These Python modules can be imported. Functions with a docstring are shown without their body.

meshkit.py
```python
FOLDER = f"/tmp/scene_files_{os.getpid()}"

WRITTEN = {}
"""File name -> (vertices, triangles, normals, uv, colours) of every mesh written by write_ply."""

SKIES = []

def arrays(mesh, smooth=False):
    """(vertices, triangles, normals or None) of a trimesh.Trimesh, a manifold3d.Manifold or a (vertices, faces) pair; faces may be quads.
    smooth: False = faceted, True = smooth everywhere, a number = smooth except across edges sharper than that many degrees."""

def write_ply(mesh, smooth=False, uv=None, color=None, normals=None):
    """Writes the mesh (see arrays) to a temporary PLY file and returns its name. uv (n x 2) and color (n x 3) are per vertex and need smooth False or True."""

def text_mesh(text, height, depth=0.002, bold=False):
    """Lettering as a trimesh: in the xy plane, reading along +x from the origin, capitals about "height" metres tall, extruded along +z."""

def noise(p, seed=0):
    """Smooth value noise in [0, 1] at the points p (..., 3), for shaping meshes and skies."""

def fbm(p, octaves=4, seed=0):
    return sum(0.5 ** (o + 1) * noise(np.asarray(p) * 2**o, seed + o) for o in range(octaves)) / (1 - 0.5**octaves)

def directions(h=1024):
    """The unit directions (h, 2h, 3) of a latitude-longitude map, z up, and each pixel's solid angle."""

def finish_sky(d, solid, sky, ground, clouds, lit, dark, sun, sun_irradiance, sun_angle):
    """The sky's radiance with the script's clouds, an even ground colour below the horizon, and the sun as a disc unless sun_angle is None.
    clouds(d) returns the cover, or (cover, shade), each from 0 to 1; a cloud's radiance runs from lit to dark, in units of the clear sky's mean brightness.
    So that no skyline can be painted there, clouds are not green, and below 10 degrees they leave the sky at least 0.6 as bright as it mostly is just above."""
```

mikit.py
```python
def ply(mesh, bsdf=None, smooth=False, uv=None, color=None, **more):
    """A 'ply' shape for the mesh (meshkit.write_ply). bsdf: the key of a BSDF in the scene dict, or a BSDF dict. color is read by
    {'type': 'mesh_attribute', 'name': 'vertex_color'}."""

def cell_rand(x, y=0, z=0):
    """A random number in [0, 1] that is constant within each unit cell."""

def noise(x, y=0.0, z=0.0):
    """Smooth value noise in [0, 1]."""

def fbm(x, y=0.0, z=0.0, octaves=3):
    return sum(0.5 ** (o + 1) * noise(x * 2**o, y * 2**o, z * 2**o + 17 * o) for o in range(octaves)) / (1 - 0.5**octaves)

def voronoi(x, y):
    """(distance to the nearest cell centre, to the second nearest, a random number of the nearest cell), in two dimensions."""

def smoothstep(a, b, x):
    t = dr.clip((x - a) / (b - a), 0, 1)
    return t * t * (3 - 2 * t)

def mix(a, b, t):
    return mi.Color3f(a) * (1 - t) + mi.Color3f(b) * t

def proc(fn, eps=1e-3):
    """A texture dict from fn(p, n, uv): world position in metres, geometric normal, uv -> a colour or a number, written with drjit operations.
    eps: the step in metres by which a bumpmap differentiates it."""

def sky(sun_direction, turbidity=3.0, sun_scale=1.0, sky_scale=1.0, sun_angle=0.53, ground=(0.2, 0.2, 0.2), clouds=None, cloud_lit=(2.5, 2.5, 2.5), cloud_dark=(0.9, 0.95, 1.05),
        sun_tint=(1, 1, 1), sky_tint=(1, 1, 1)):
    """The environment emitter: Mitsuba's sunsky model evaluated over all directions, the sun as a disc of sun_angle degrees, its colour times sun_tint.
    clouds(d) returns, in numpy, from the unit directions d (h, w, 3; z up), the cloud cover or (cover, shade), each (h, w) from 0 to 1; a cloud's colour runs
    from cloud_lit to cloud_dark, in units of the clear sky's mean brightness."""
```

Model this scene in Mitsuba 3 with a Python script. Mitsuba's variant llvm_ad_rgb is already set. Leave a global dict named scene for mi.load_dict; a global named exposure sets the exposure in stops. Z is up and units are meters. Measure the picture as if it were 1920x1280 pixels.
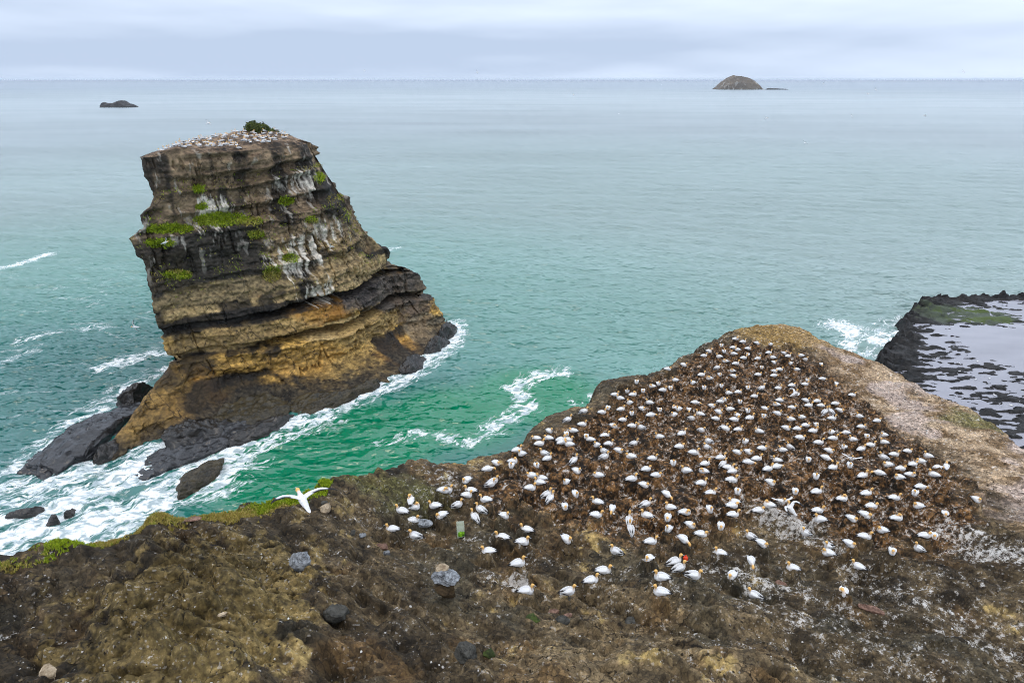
import math, random
import numpy as np, trimesh, manifold3d, shapely
import drjit as dr, mitsuba as mi
import mikit, meshkit
from mikit import noise as pn, fbm as pf, smoothstep as ss, mix as pmix, proc
from scipy.interpolate import RBFInterpolator, PchipInterpolator
from scipy.spatial import cKDTree
T = mi.ScalarTransform4f
scene, labels = {}, {}
rng = np.random.default_rng(7)

# ---------------------------------------------------------------- camera, sky, exposure
CAM_H, PITCH, FPX = 38.0, math.radians(23.16), 1150.0
CP, SP = math.cos(PITCH), math.sin(PITCH)
exposure = 1.58
HAZE = 3.5e-5
scene['camera'] = {'type': 'perspective', 'fov': math.degrees(2 * math.atan(960 / FPX)), 'fov_axis': 'x', 'near_clip': 0.5, 'far_clip': 200000.0,
                   'to_world': T().look_at(origin=[0, 0, CAM_H], target=[0, CP, CAM_H - SP], up=[0, 0, 1])}


def sky_clouds(d):
    el = np.degrees(np.arcsin(np.clip(d[..., 2], -1, 1)))
    az = np.arctan2(d[..., 0], d[..., 1])
    q = np.stack([d[..., 0] * 5.0, d[..., 1] * 5.0, d[..., 2] * 34], -1)
    wisp = meshkit.fbm(q + 3.1, 5, seed=4)
    warp = meshkit.fbm(np.stack([d[..., 0] * 3.0, d[..., 1] * 3.0, d[..., 2] * 30], -1) + 7.7, 4, seed=9) - 0.5
    band = np.exp(-((el - 1.9 - 0.9 * az + 3.0 * warp) / 2.0) ** 2) * np.clip(0.8 - 0.5 * az / 0.7, 0.2, 1.3)
    shade = 0.85 + 0.12 * band - 0.13 * np.clip((el - 2.6) / 4.2, 0, 1) - 0.05 * np.clip(az / 0.7, -1, 1) - 0.56 * np.clip((el - 8) / 60, 0, 1) + 0.30 * (wisp - 0.5) + 0.05
    return np.ones_like(el), np.clip(shade, 0, 1)


scene['sky_light'] = mikit.sky((-0.25, -0.35, 0.9), turbidity=3, sun_scale=0.16, sun_angle=25, clouds=sky_clouds,
                               cloud_lit=(5.2, 5.6, 6.25), cloud_dark=(1.60, 1.94, 2.50), ground=(0.34, 0.40, 0.46))


# ---------------------------------------------------------------- pixel (of the 1920 x 1280 photograph) -> world helpers
def ray(u, v):
    a, b = (np.asarray(u, float) - 960) / FPX, (np.asarray(v, float) - 640) / FPX
    return np.stack([a, CP - b * SP, -(SP + b * CP)], -1)


def by_y(u, v, y):
    r = ray(u, v)
    return np.array([0, 0, CAM_H]) + r * (np.asarray(y, float) / r[..., 1])[..., None]


def by_depth(u, v, z):
    return np.array([0, 0, CAM_H]) + ray(u, v) * np.asarray(z, float)[..., None]


def by_z(u, v, z=0.0):
    r = ray(u, v)
    return np.array([0, 0, CAM_H]) + r * ((z - CAM_H) / r[..., 2])[..., None]


# ---------------------------------------------------------------- small helpers
used = {}


def numbered(name):
    n = used.get(name, -1) + 1
    used[name] = n
    return name if n == 0 else f'{name}_{n:03d}'


def put(key, shape, label=None, category=None, group=None, kind=None):
    scene[key] = shape
    e = {k: v for k, v in dict(label=label, category=category, group=group, kind=kind).items() if v}
    if e:
        labels[key] = e
    return key


def sstep(a, b, x):
    t = np.clip((x - a) / (b - a), 0, 1)
    return t * t * (3 - 2 * t)


def P3(x, y, z=0.0, s=1.0):
    x, y = np.asarray(x, float), np.asarray(y, float)
    return np.stack([x * s, y * s, np.broadcast_to(np.asarray(z, float) * s, x.shape)], -1)


def grid_faces(n, m, wrap=False):
    i, j = np.meshgrid(np.arange(n - 1), np.arange(m if wrap else m - 1), indexing='ij')
    a, b = i * m + j, i * m + (j + 1) % m
    return np.stack([a, b, b + m, a + m], -1).reshape(-1, 4)


def tri(q):
    return np.vstack([q[:, [0, 1, 2]], q[:, [0, 2, 3]]])


def rot_to(heading):
    return T().rotate([0, 0, 1], math.degrees(heading))


def seg_dist(px, py, a, b):
    ab = b - a
    t = np.clip(((px - a[0]) * ab[0] + (py - a[1]) * ab[1]) / (ab @ ab + 1e-9), 0, 1)
    return np.hypot(px - a[0] - t * ab[0], py - a[1] - t * ab[1])


def rock_mesh(size, seed, sub=4, cuts=9, rough=0.10, freq=2.2):
    r = np.random.default_rng(seed)
    m = trimesh.creation.icosphere(subdivisions=sub)
    p = np.array(m.vertices)
    for _ in range(cuts):
        n = r.normal(size=3)
        n /= np.linalg.norm(n)
        o = r.uniform(0.55, 0.9)
        p -= np.maximum(0, p @ n - o)[:, None] * n
    nn = p / np.linalg.norm(p, axis=1, keepdims=True)
    p = p + nn * ((meshkit.fbm(p * freq + seed * 3.7, 5, seed) - 0.5) * 2 * rough)[:, None]
    return trimesh.Trimesh(p * np.asarray(size), m.faces, process=False)


# ---------------------------------------------------------------- materials shared by many things
def two(b):
    return {'type': 'twosided', 'bsdf': b}


def principled(color, rough=0.8, spec=0.3, **k):
    c = proc(color) if callable(color) else {'type': 'rgb', 'value': list(color)}
    return {'type': 'principled', 'base_color': c, 'roughness': rough, 'specular': spec, **k}


# ---------------------------------------------------------------- headland: the surface from measured points
CTRL = [  # photo u, v, depth along the optical axis
    (0, 1045, 18), (130, 1015, 19), (250, 990, 20), (440, 950, 22), (570, 918, 23.5), (700, 885, 25.5), (860, 850, 29), (960, 840, 31), (1010, 810, 33.5), (1040, 770, 36.5),
    (1145, 710, 41), (1240, 690, 44), (1330, 645, 50), (1400, 612, 55), (1470, 605, 56), (1560, 640, 52.5), (1650, 680, 49), (1800, 755, 42), (1850, 785, 39.5), (1920, 830, 36),
    (990, 1097, 20.8), (777, 997, 24.2), (942, 1007, 23.8), (1382, 807, 35), (1725, 1026, 25), (1612, 1045, 23.5), (1751, 895, 31.5), (1900, 1100, 22), (1900, 950, 28), (1750, 850, 35),
    (1600, 740, 44.5), (1500, 650, 51), (1400, 700, 44.5), (1300, 720, 42), (1250, 770, 38), (1100, 860, 30.8), (950, 930, 26.8), (1400, 900, 29.7), (1550, 950, 27.2), (1200, 1000, 24.5),
    (350, 1130, 15.8), (300, 1060, 17.4), (560, 1060, 19.3), (840, 1100, 20), (620, 1150, 17.3), (1000, 1200, 17.6), (1300, 1200, 18), (1600, 1200, 18.8), (0, 1150, 16.3), (0, 1280, 14.6),
    (300, 1280, 13.4), (650, 1275, 15.4), (960, 1280, 15.2), (1300, 1280, 15.9), (1920, 1280, 18), (1500, 1010, 25.2), (1880, 810, 37.5), (150, 1130, 16.6), (480, 1010, 20.6)]
cp = np.array([by_depth(u, v, z) for u, v, z in CTRL])
extra = np.array([[-14, 3, 26.6], [-4, 3, 26.6], [6, 3, 26.4], [16, 3, 25.2], [28, 3, 23.5], [-24, 8, 25.5], [38, 12, 20.5], [48, 25, 17.5]])
cpa = np.vstack([cp, extra])
surf = RBFInterpolator(cpa[:, :2], cpa[:, 2], kernel='thin_plate_spline', smoothing=0.6)
edge_px = [(0, 1045, 18), (130, 1015, 19), (250, 990, 20), (440, 950, 22), (500, 935, 22.8), (570, 918, 23.5), (700, 885, 25.5), (780, 864, 27.5), (860, 850, 29), (960, 840, 31), (1010, 810, 33.5),
           (1040, 772, 36.5), (1120, 741, 39), (1133, 716, 40.6), (1150, 707, 41.5), (1240, 690, 44), (1330, 645, 50), (1385, 620, 54), (1410, 609, 55.5), (1470, 604, 56.3), (1500, 610, 55.3), (1560, 640, 52.5),
           (1650, 680, 49), (1730, 718, 45.5), (1800, 754, 42), (1850, 785, 39.5), (1920, 830, 36)]
outline = np.array([by_depth(*e)[:2] for e in edge_px])
outline = np.vstack([[-21, -6], [-22.5, 6], [-21.5, 11], [-18, 12.6], outline, [46, 24], [60, 14], [60, -6]])
poly = shapely.Polygon(outline)


def out_dist(x, y):
    d = np.full(x.shape, 1e9)
    ring = np.vstack([outline, outline[:1]])
    for a, b in zip(ring[:-1], ring[1:]):
        d = np.minimum(d, seg_dist(x, y, a, b))
    return np.where(shapely.contains_xy(poly, x, y), -d, d)


def gauss(x, y, c, a, b=None, ang=0.0):
    b = b or a
    dx, dy = x - c[0], y - c[1]
    ca, sa = math.cos(ang), math.sin(ang)
    return np.exp(-((dx * ca + dy * sa) / a) ** 2 - ((-dx * sa + dy * ca) / b) ** 2)


_smooth = lambda x, y: surf(np.stack([x.ravel(), y.ravel()], -1)).reshape(x.shape)


def march(u, v, up=0.0, fn=None):
    """Where the line of sight through a pixel meets the headland raised by up."""
    t = np.linspace(11, 62, 900)
    r = ray(u, v)
    q = np.array([0, 0, CAM_H]) + r * t[:, None]
    h = (fn or _smooth)(q[:, 0], q[:, 1]) + up
    hit = np.nonzero(q[:, 2] < h)[0]
    k = hit[0] if len(hit) else len(t) - 1
    f = 0.0
    if k > 0:
        d0, d1 = q[k - 1, 2] - h[k - 1], q[k, 2] - h[k]
        f = d0 / (d0 - d1 + 1e-9)
        return q[k - 1] + (q[k] - q[k - 1]) * f
    return q[k]


# ---------------------------------------------------------------- the gannets of the colony: photo position of the body, facing, pose
# poses: s sitting, n head tucked, u upright, d head down, k preening, p bill to the sky, w wings half open
BIRDS = """
1193,723,T,s 1176,733,T,u 1222,728,L,k 1234,722,T,s 1205,739,T,n 1187,743,R,k 1153,743,R,s 1162,750,L,s 1180,756,LT,s 1217,757,L,s 1140,763,T,n 1095,770,R,u 1129,774,R,s 1165,768,R,s 1204,770,RT,n
1184,780,T,s 1065,784,R,u 1220,785,R,d 1236,777,T,n 1168,790,R,s 1030,805,RT,s 1092,799,R,s 1150,801,RT,k 1185,804,R,s 1202,803,L,u 1074,813,L,n 1062,815,T,n 1052,824,R,s 1065,827,R,s 1054,833,R,n
1067,837,L,s 1099,821,T,n 1106,829,L,s 1135,816,R,s 1028,825,L,n 1005,822,L,n 1012,835,R,s 1021,849,L,u 1027,860,R,s 1006,870,T,s 1076,863,RA,u 1142,833,R,s 1118,842,LT,s 1160,844,RT,n 1189,827,R,u
1131,851,L,u 1134,862,R,u 1181,867,L,n 1224,860,R,s 1236,820,L,s
1252,690,R,n 1281,689,RT,s 1352,652,T,n 1329,660,RT,s 1357,662,T,s 1320,670,R,s 1348,669,L,s 1360,675,L,k 1379,640,R,k 1393,644,R,s 1419,647,RT,n 1444,649,LT,s 1375,654,R,n 1382,660,L,n 1402,657,R,n
1375,667,L,s 1402,667,T,n 1394,674,R,s 1380,682,R,s 1346,687,R,u 1373,694,L,k 1421,673,R,s 1442,660,R,s 1449,669,L,s 1470,663,RT,s 1451,680,RT,s 1477,672,R,s 1428,689,T,n 1422,702,R,n 1452,697,RT,n
1462,694,R,n 1451,706,R,d 1266,711,L,s 1315,708,R,s 1329,714,L,k 1349,705,T,n 1375,709,RT,n 1299,719,LT,s 1257,729,T,n 1243,735,R,s 1320,728,T,s 1352,728,T,s 1385,732,R,n 1402,728,T,n 1429,727,R,u
1459,730,R,s 1416,740,R,s 1365,740,L,s 1351,754,R,s 1357,747,RT,u 1304,754,R,d 1335,761,RT,n 1387,755,T,s 1369,764,L,s 1462,754,R,n 1266,767,L,k 1292,765,T,d 1272,775,LT,s 1347,774,RT,s 1402,771,T,s
1434,768,RT,s 1454,764,L,k 1382,777,LT,s 1312,777,L,s
1501,669,L,n 1510,674,RT,u 1482,683,LT,s 1539,685,T,d 1493,696,L,n 1514,712,T,k 1542,710,R,d 1568,720,T,d 1485,725,R,n 1509,725,R,s 1490,737,R,w 1597,745,R,s 1510,755,RT,s 1533,754,R,n 1566,758,R,d
1485,765,R,n 1515,769,R,s 1539,767,R,n 1546,777,RA,p 1556,775,LA,p 1574,772,RT,n 1502,785,L,n 1481,792,L,n 1559,792,R,s 1609,787,L,s 1644,795,R,n 1457,782,RT,s 1530,798,T,n
1263,784,LT,s 1297,785,RT,u 1342,787,R,s 1377,789,R,s 1406,787,R,s 1431,785,T,n 1356,799,R,u 1384,807,R,s 1422,809,L,n 1278,822,R,s 1314,814,RT,u 1359,815,RT,s 1328,830,L,u 1325,837,L,u 1397,829,LT,s
1274,842,R,n 1429,844,R,n 1403,850,RT,n 1382,851,RT,s 1300,854,R,s 1261,877,T,s 1322,875,R,s 1352,861,R,s 1356,870,RA,u 1402,875,R,d 1419,865,R,s 1457,862,L,s 1456,881,R,d 1439,887,R,s 1364,889,R,s
1373,894,R,n 1317,891,L,k 1285,892,L,s 1231,895,R,n
1510,802,R,n 1473,810,RT,n 1495,807,R,n 1524,812,R,s 1559,811,LT,s 1586,812,L,d 1615,802,R,n 1657,817,L,n 1624,823,T,n 1500,826,R,n 1562,826,R,s 1535,834,R,s 1597,830,L,s 1615,844,R,s 1631,841,R,s
1655,839,L,s 1657,859,L,u 1480,835,L,u 1467,844,L,s 1581,845,T,s 1553,852,RT,n 1515,864,T,n 1547,865,RT,d 1595,865,T,w 1561,881,R,s 1591,880,T,s 1662,881,L,n 1617,897,R,s 1646,894,L,d 1528,901,T,s
1676,857,R,s 1701,850,R,n 1739,857,L,s 1711,876,R,n 1724,871,L,n 1689,881,R,n 1757,882,R,d 1773,877,A,n 1707,892,R,k 1684,901,L,n 1749,895,L,s 1725,917,R,d 1714,929,T,s 1676,938,R,s 1829,941,RT,n
970,847,R,s 978,857,LT,s 930,869,RT,n 962,870,R,k 915,882,R,d 959,882,T,s 1081,884,RT,s 875,901,LT,n 996,899,L,n 1015,900,L,s 1011,908,L,s 921,908,R,u 926,901,R,u 995,922,R,s 1062,899,LT,s 1079,920,T,s
1027,925,R,u 1032,932,RA,u 882,920,L,s 876,932,R,s 911,941,L,s 1059,952,T,n 859,944,R,u 900,959,L,u 889,968,LA,u 946,966,RT,s 987,979,L,s
1121,896,L,n 1185,905,R,s 1207,918,RT,n 1212,885,R,n 1249,934,RT,d 1211,941,R,u 1120,937,L,s 1256,951,L,s 1147,965,T,d 1212,965,L,s 1117,977,R,s 1252,971,T,n 1254,987,LT,s 1285,961,R,k 1295,983,RT,n
1179,979,A,p 1182,992,A,p
1315,910,R,s 1371,910,R,s 1382,925,T,s 1332,931,R,s 1444,909,RT,n 1467,929,RT,w 1491,920,T,n 1482,957,LA,w 1424,954,R,n 1441,951,L,k 1376,946,L,s 1372,955,R,n 1375,965,R,s 1330,957,T,s 1351,989,T,n
1409,992,L,u 1315,1005,R,n 1281,1017,RT,d 1428,1021,RT,n
1532,921,R,s 1579,936,R,k 1625,925,R,s 1635,950,R,n 1534,957,R,s 1597,973,RT,n 1621,970,RT,n 1681,976,R,k 1535,984,L,s 1654,995,L,n 1623,1003,R,s 1509,1001,L,u 1556,1016,L,u 1593,1019,RT,n 1552,1036,L,n
1721,951,L,n 1771,965,T,n 1735,1004,R,n 1752,999,T,n 1724,1020,L,u 1670,1043,T,n 1612,1045,L,s
770,931,A,k 777,941,R,k 752,950,L,s 774,966,R,s 815,945,L,s 828,966,LT,n 832,921,R,k 840,915,R,u 734,983,L,s 776,996,L,u
915,1033,L,s 981,1017,R,s 1062,1004,RT,s 941,1007,L,s 1153,1029,L,u 1220,1023,R,s 973,1058,R,s 1133,1061,R,s 1215,1062,LT,n 988,1097,R,s 1110,1090,R,s 1067,1105,R,u 1237,1120,L,s 1237,1099,L,s
1266,1056,R,u 1276,1068,R,u 1299,1091,R,u 1348,1043,L,s 1408,1053,T,d 1372,1082,LT,n 1485,1066,L,s 1417,1106,L,u 1580,1115,T,k
"""
birds = []
ANG = {'R': 0, 'RA': 45, 'A': 90, 'LA': 135, 'L': 180, 'LT': 225, 'T': 270, 'RT': 315}
for tok in BIRDS.split():
    u, v, f, p = tok.split(',')
    birds.append([float(u), float(v), f, p])
nests = []
for b in birds:
    c = march(b[0], b[1], 0.34 if b[3] in 'up' else 0.38)
    b.append(c)
    nests.append(c[:2])
nests = np.array(nests)
# nest mounds without a bird, dug between the others
colony_px = [(1345, 640), (1480, 650), (1560, 690), (1640, 770), (1700, 815), (1790, 880), (1850, 945), (1800, 1000), (1700, 1040), (1560, 1000), (1450, 960), (1330, 1030), (1200, 1040), (1050, 1010), (930, 960), (860, 930),
             (900, 895), (980, 840), (1040, 800), (1130, 745), (1240, 700)]
colony = shapely.Polygon([march(u, v)[:2] for u, v in colony_px])
x0, y0, x1, y1 = colony.bounds
spare = []
for q in rng.uniform([x0, y0], [x1, y1], size=(1600, 2)):
    if shapely.contains_xy(colony, *q) and np.min(np.hypot(*(np.vstack([nests] + spare) - q).T)) > 0.72:
        spare.append(q[None])
spare = np.vstack(spare)
mounds = np.vstack([nests, spare])
mound_h = np.concatenate([[0.08 if b[3] in 'upw' else 0.42 for b in birds], rng.uniform(0.14, 0.46, len(spare))])
mound_tree = cKDTree(mounds)
colony_ring = np.array(colony.exterior.coords)


def colony_weight(x, y):
    d = np.full(x.shape, 1e9)
    for a, b in zip(colony_ring[:-1], colony_ring[1:]):
        d = np.minimum(d, seg_dist(x, y, a, b))
    d = np.where(shapely.contains_xy(colony, x, y), -d, d)
    d = d + (meshkit.fbm(P3(x, y, 1.0, 0.55), 4, 21) - 0.5) * 5.0
    return 1 - sstep(-1.4, .8, d)


OUTCROP, GULLY, HOLLOW, RIB = march(360, 1110), march(640, 1250), march(560, 1170), march(1490, 985)
OUTC = march(360, 1110)
_pr = np.random.default_rng(46)
PLATE_A, PLATE_B = cKDTree(_pr.uniform([-25, 3], [40, 60], (3000, 2))), cKDTree(_pr.uniform([-25, 3], [40, 60], (56000, 2)))
BUMPS = [(march(390, 1065), 1.3, .8, .3, .34), (march(330, 1165), 1.5, 1.0, .9, .42), (march(250, 1230), 1.2, .9, .5, .35), (march(600, 1210), .9, .7, .2, .45), (march(640, 1252), .55, .35, .1, -1.0),
         (march(455, 1150), .4, 2.2, -.45, -.30), (march(1500, 985), 2.4, .55, -1.0, .45), (march(1400, 1155), 2.2, .8, -.4, .35), (march(1150, 1230), 2.5, .8, .1, .4), (march(1650, 1210), 3.0, .6, -.4, .3),
         (march(1290, 1150), 2.0, .5, -.1, .25), (march(900, 1180), 2.6, .5, -.7, -.3), (march(760, 1120), .5, 2.2, -.7, -.25), (march(1340, 825), 2.2, .9, .1, .35), (march(470, 1000), 1.6, .5, -.2, .2), (march(1280, 1260), 3, .7, .15, .4)]


def height(x, y, fine=True):
    h = _smooth(x, y)
    near = 1 - sstep(14, 30, y)
    w = (meshkit.fbm(P3(x, y, 0, 0.45), 4, 2) - 0.5)
    h = h + 0.75 * w + 0.75 * near * (meshkit.fbm(P3(x, y, 3, 0.5), 3, 5) - 0.5)
    for c, a, b, ang, amp in BUMPS:
        h = h + amp * gauss(x, y, c, a, b, ang)
    d = out_dist(x, y) + (meshkit.fbm(P3(x, y, 2, 0.6), 5, 9) - 0.5) * 1.5
    h = h - np.where(d > -1.2, 0.16 * np.clip(d + 1.2, 0, None) ** 2, 0) * (d < 0.6) - np.where(d >= 0.6, 0.52 + 2.6 * (d - 0.6), 0)
    if fine:
        cw = colony_weight(x, y)
        dd, k = mound_tree.query(np.stack([x, y], -1).reshape(-1, 2), distance_upper_bound=1.2)
        dd, k = dd.reshape(x.shape), np.minimum(k, len(mounds) - 1).reshape(x.shape)
        dn = dd + (meshkit.fbm(P3(x, y, 5, 5.0), 3, 13) - 0.5) * 0.22
        mh = mound_h[k] * (1.35 * (1 - sstep(0.22, 0.48, dn)) - .35 * (1 - sstep(.25, .8, dn))) - 0.05 * (1 - sstep(0.0, 0.16, dn)) * (k >= len(nests))
        h = h + np.where(np.isfinite(dd), mh, 0)
        # rills that run down the slope, lumps, cracks
        ca, sa = math.cos(-0.55), math.sin(-0.55)
        xr, yr = x * ca + y * sa, -x * sa + y * ca
        h = h + (0.30 + .36 * near) * (np.abs(meshkit.fbm(P3(xr * 0.42, yr * 1.5, 1.0), 4, 31) * 2 - 1) - 0.3) * (1 - 0.5 * cw)
        oc = np.clip(1.4 * gauss(x, y, OUTC, 2.6, 3.4), 0, 1)
        lump = (meshkit.fbm(P3(x, y, h, 2.6), 4, 17) - 0.5) * (1 - .7 * oc)
        h = h + (0.13 + 0.15 * cw) * lump
        rid = np.abs(meshkit.fbm(P3(x + 0.4 * w, y, 9, 1.05), 4, 41) * 2 - 1)
        h = h - 0.07 * (1 - sstep(0.0, 0.05, rid)) * (1 - cw)
        ph_ = (meshkit.fbm(P3(x * .9 + y * .2, y * 1.3, 2.0), 4, 45)) * 6
        h = h + oc * (0.16 * (np.floor(ph_) + sstep(0.72, 1.0, ph_ % 1.0)) - 0.45)
        # fractured plates: warped cells with their own height and tilt, cracks between
        qx, qy = x + .35 * (meshkit.fbm(P3(x, y, 6, 1.6), 3, 48) - .5), (y + .35 * (meshkit.fbm(P3(x, y, 7, 1.6), 3, 49) - .5)) * 1.35
        for tree_, amp_, sp_ in ((PLATE_A, .22, 1.1), (PLATE_B, .035, .25)):
            dq, kq = tree_.query(np.stack([qx, qy], -1).reshape(-1, 2), k=2)
            dq, kq = dq.reshape(*x.shape, 2), kq[:, 0].reshape(x.shape)
            r1, r2, r3 = (np.mod(kq * g_, 1.0) - .5 for g_ in (.6180339, .7548776, .5698402))
            pc = tree_.data[kq]
            plate_ = r1 + .9 * (r2 * (qx - pc[..., 0]) + r3 * (qy - pc[..., 1])) / sp_
            wgt = (.30 + .85 * oc) * near * (1 - .8 * cw)
            h = h + wgt * amp_ * (plate_ - 1.0 * (1 - sstep(0, .16 * sp_, dq[..., 1] - dq[..., 0])))
        pit = meshkit.fbm(P3(x, y, 4, 1.3), 3, 47)
        h = h - 0.22 * sstep(.60, .72, pit) * (1 - oc) * near
        h = h + 0.065 * (1 - .55 * oc) * (meshkit.fbm(P3(x, y, h, 7.0), 3, 23) - 0.5) + (.030 + 0.005 * cw) * (meshkit.fbm(P3(x, y, h, 15.0), 2, 29) - 0.5)
    return h


ny, nx = 720, 880
ys = np.concatenate([np.linspace(3, 8.5, 50, endpoint=False), np.linspace(8.5, 26, 370, endpoint=False), np.linspace(26, 66, 300)])
yy = np.broadcast_to(ys[:, None], (ny, nx))
xl, xr_ = np.maximum(-23 - 0.7 * ys, -42), 13 + 0.95 * ys
xx = xl[:, None] + (xr_ - xl)[:, None] * np.linspace(0, 1, nx)[None]
zz = height(xx, yy)
pts = np.stack([xx, yy, np.maximum(zz, -2.5)], -1).reshape(-1, 3)
hf = tri(grid_faces(ny, nx))
hf = hf[(pts[hf][:, :, 2] > -2.4).any(1)]
# guano: what the birds whitened, as a weight from 0 to 1
GUANO = [(1480, 985, 2.6, .9, -1.0, 1.0), (1450, 940, 1.2, .7, 0, .8), (960, 1085, 1.3, .35, -.2, .95), (1090, 1105, 1.5, .5, 0, .6), (1380, 1080, 2.0, .8, -.2, .7), (1480, 1110, 2.6, 1.0, -.4, .75), (1620, 1060, 3.0, 1.3, -.5, .55),
         (1880, 1040, 2.0, 1.0, -.5, 1.0), (1800, 1000, 2.5, .9, -.6, .8), (830, 890, 1.0, 1.3, .4, .75), (790, 915, .9, .5, .4, .45), (900, 1010, .9, .5, 0, .6), (1330, 835, 2.2, .6, 0, .5), (1560, 1130, 2.2, .8, -.5, .6), (1330, 1190, 1.6, .35, -.5, .6),
         (1750, 1130, 3.4, 1.5, -.5, .66), (1600, 1190, 3.0, .9, -.4, .62), (1680, 1240, 3.0, .9, -.4, .6), (1850, 1200, 3.0, 1.2, -.4, .66), (1450, 1150, 2.6, .8, -.3, .6), (1320, 1265, 2, .4, 0, .4), (640, 950, .9, .6, 0, .35), (700, 975, 1.2, .5, .1, .5), (770, 1000, 1.2, .4, 0, .5),
         (1020, 1050, 1.6, .6, -.3, .5), (1180, 1080, 1.6, .6, 0, .55), (1240, 1110, 1.2, .5, 0, .6), (1440, 1195, 1.2, .3, -.6, .5), (1690, 940, 1.6, .6, -.5, .5), (1180, 1135, 1.3, .4, 0, .5), (750, 1135, .5, .3, 0, .5), (360, 1065, .35, .2, .3, .5)]
xf, yf = pts[:, 0], pts[:, 1]
gw = np.zeros(len(pts))
for u, v, a, b, ang, amp in GUANO:
    gw = np.maximum(gw, amp * gauss(xf, yf, march(u, v), a, b, ang) ** 0.7)
cw = colony_weight(xf, yf)
dd, _ = mound_tree.query(pts[:, :2], distance_upper_bound=1.5)
halo = np.where(np.isfinite(dd), np.exp(-((np.minimum(dd, 2) - 0.5) / 0.22) ** 2), 0)
gw = np.maximum(gw, halo * 0.64 * cw)
gw = np.maximum(gw, 0.36 * sstep(4.5, 9, xf) * sstep(9, 12, yf))
gw = np.maximum(gw, 0.22)


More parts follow.
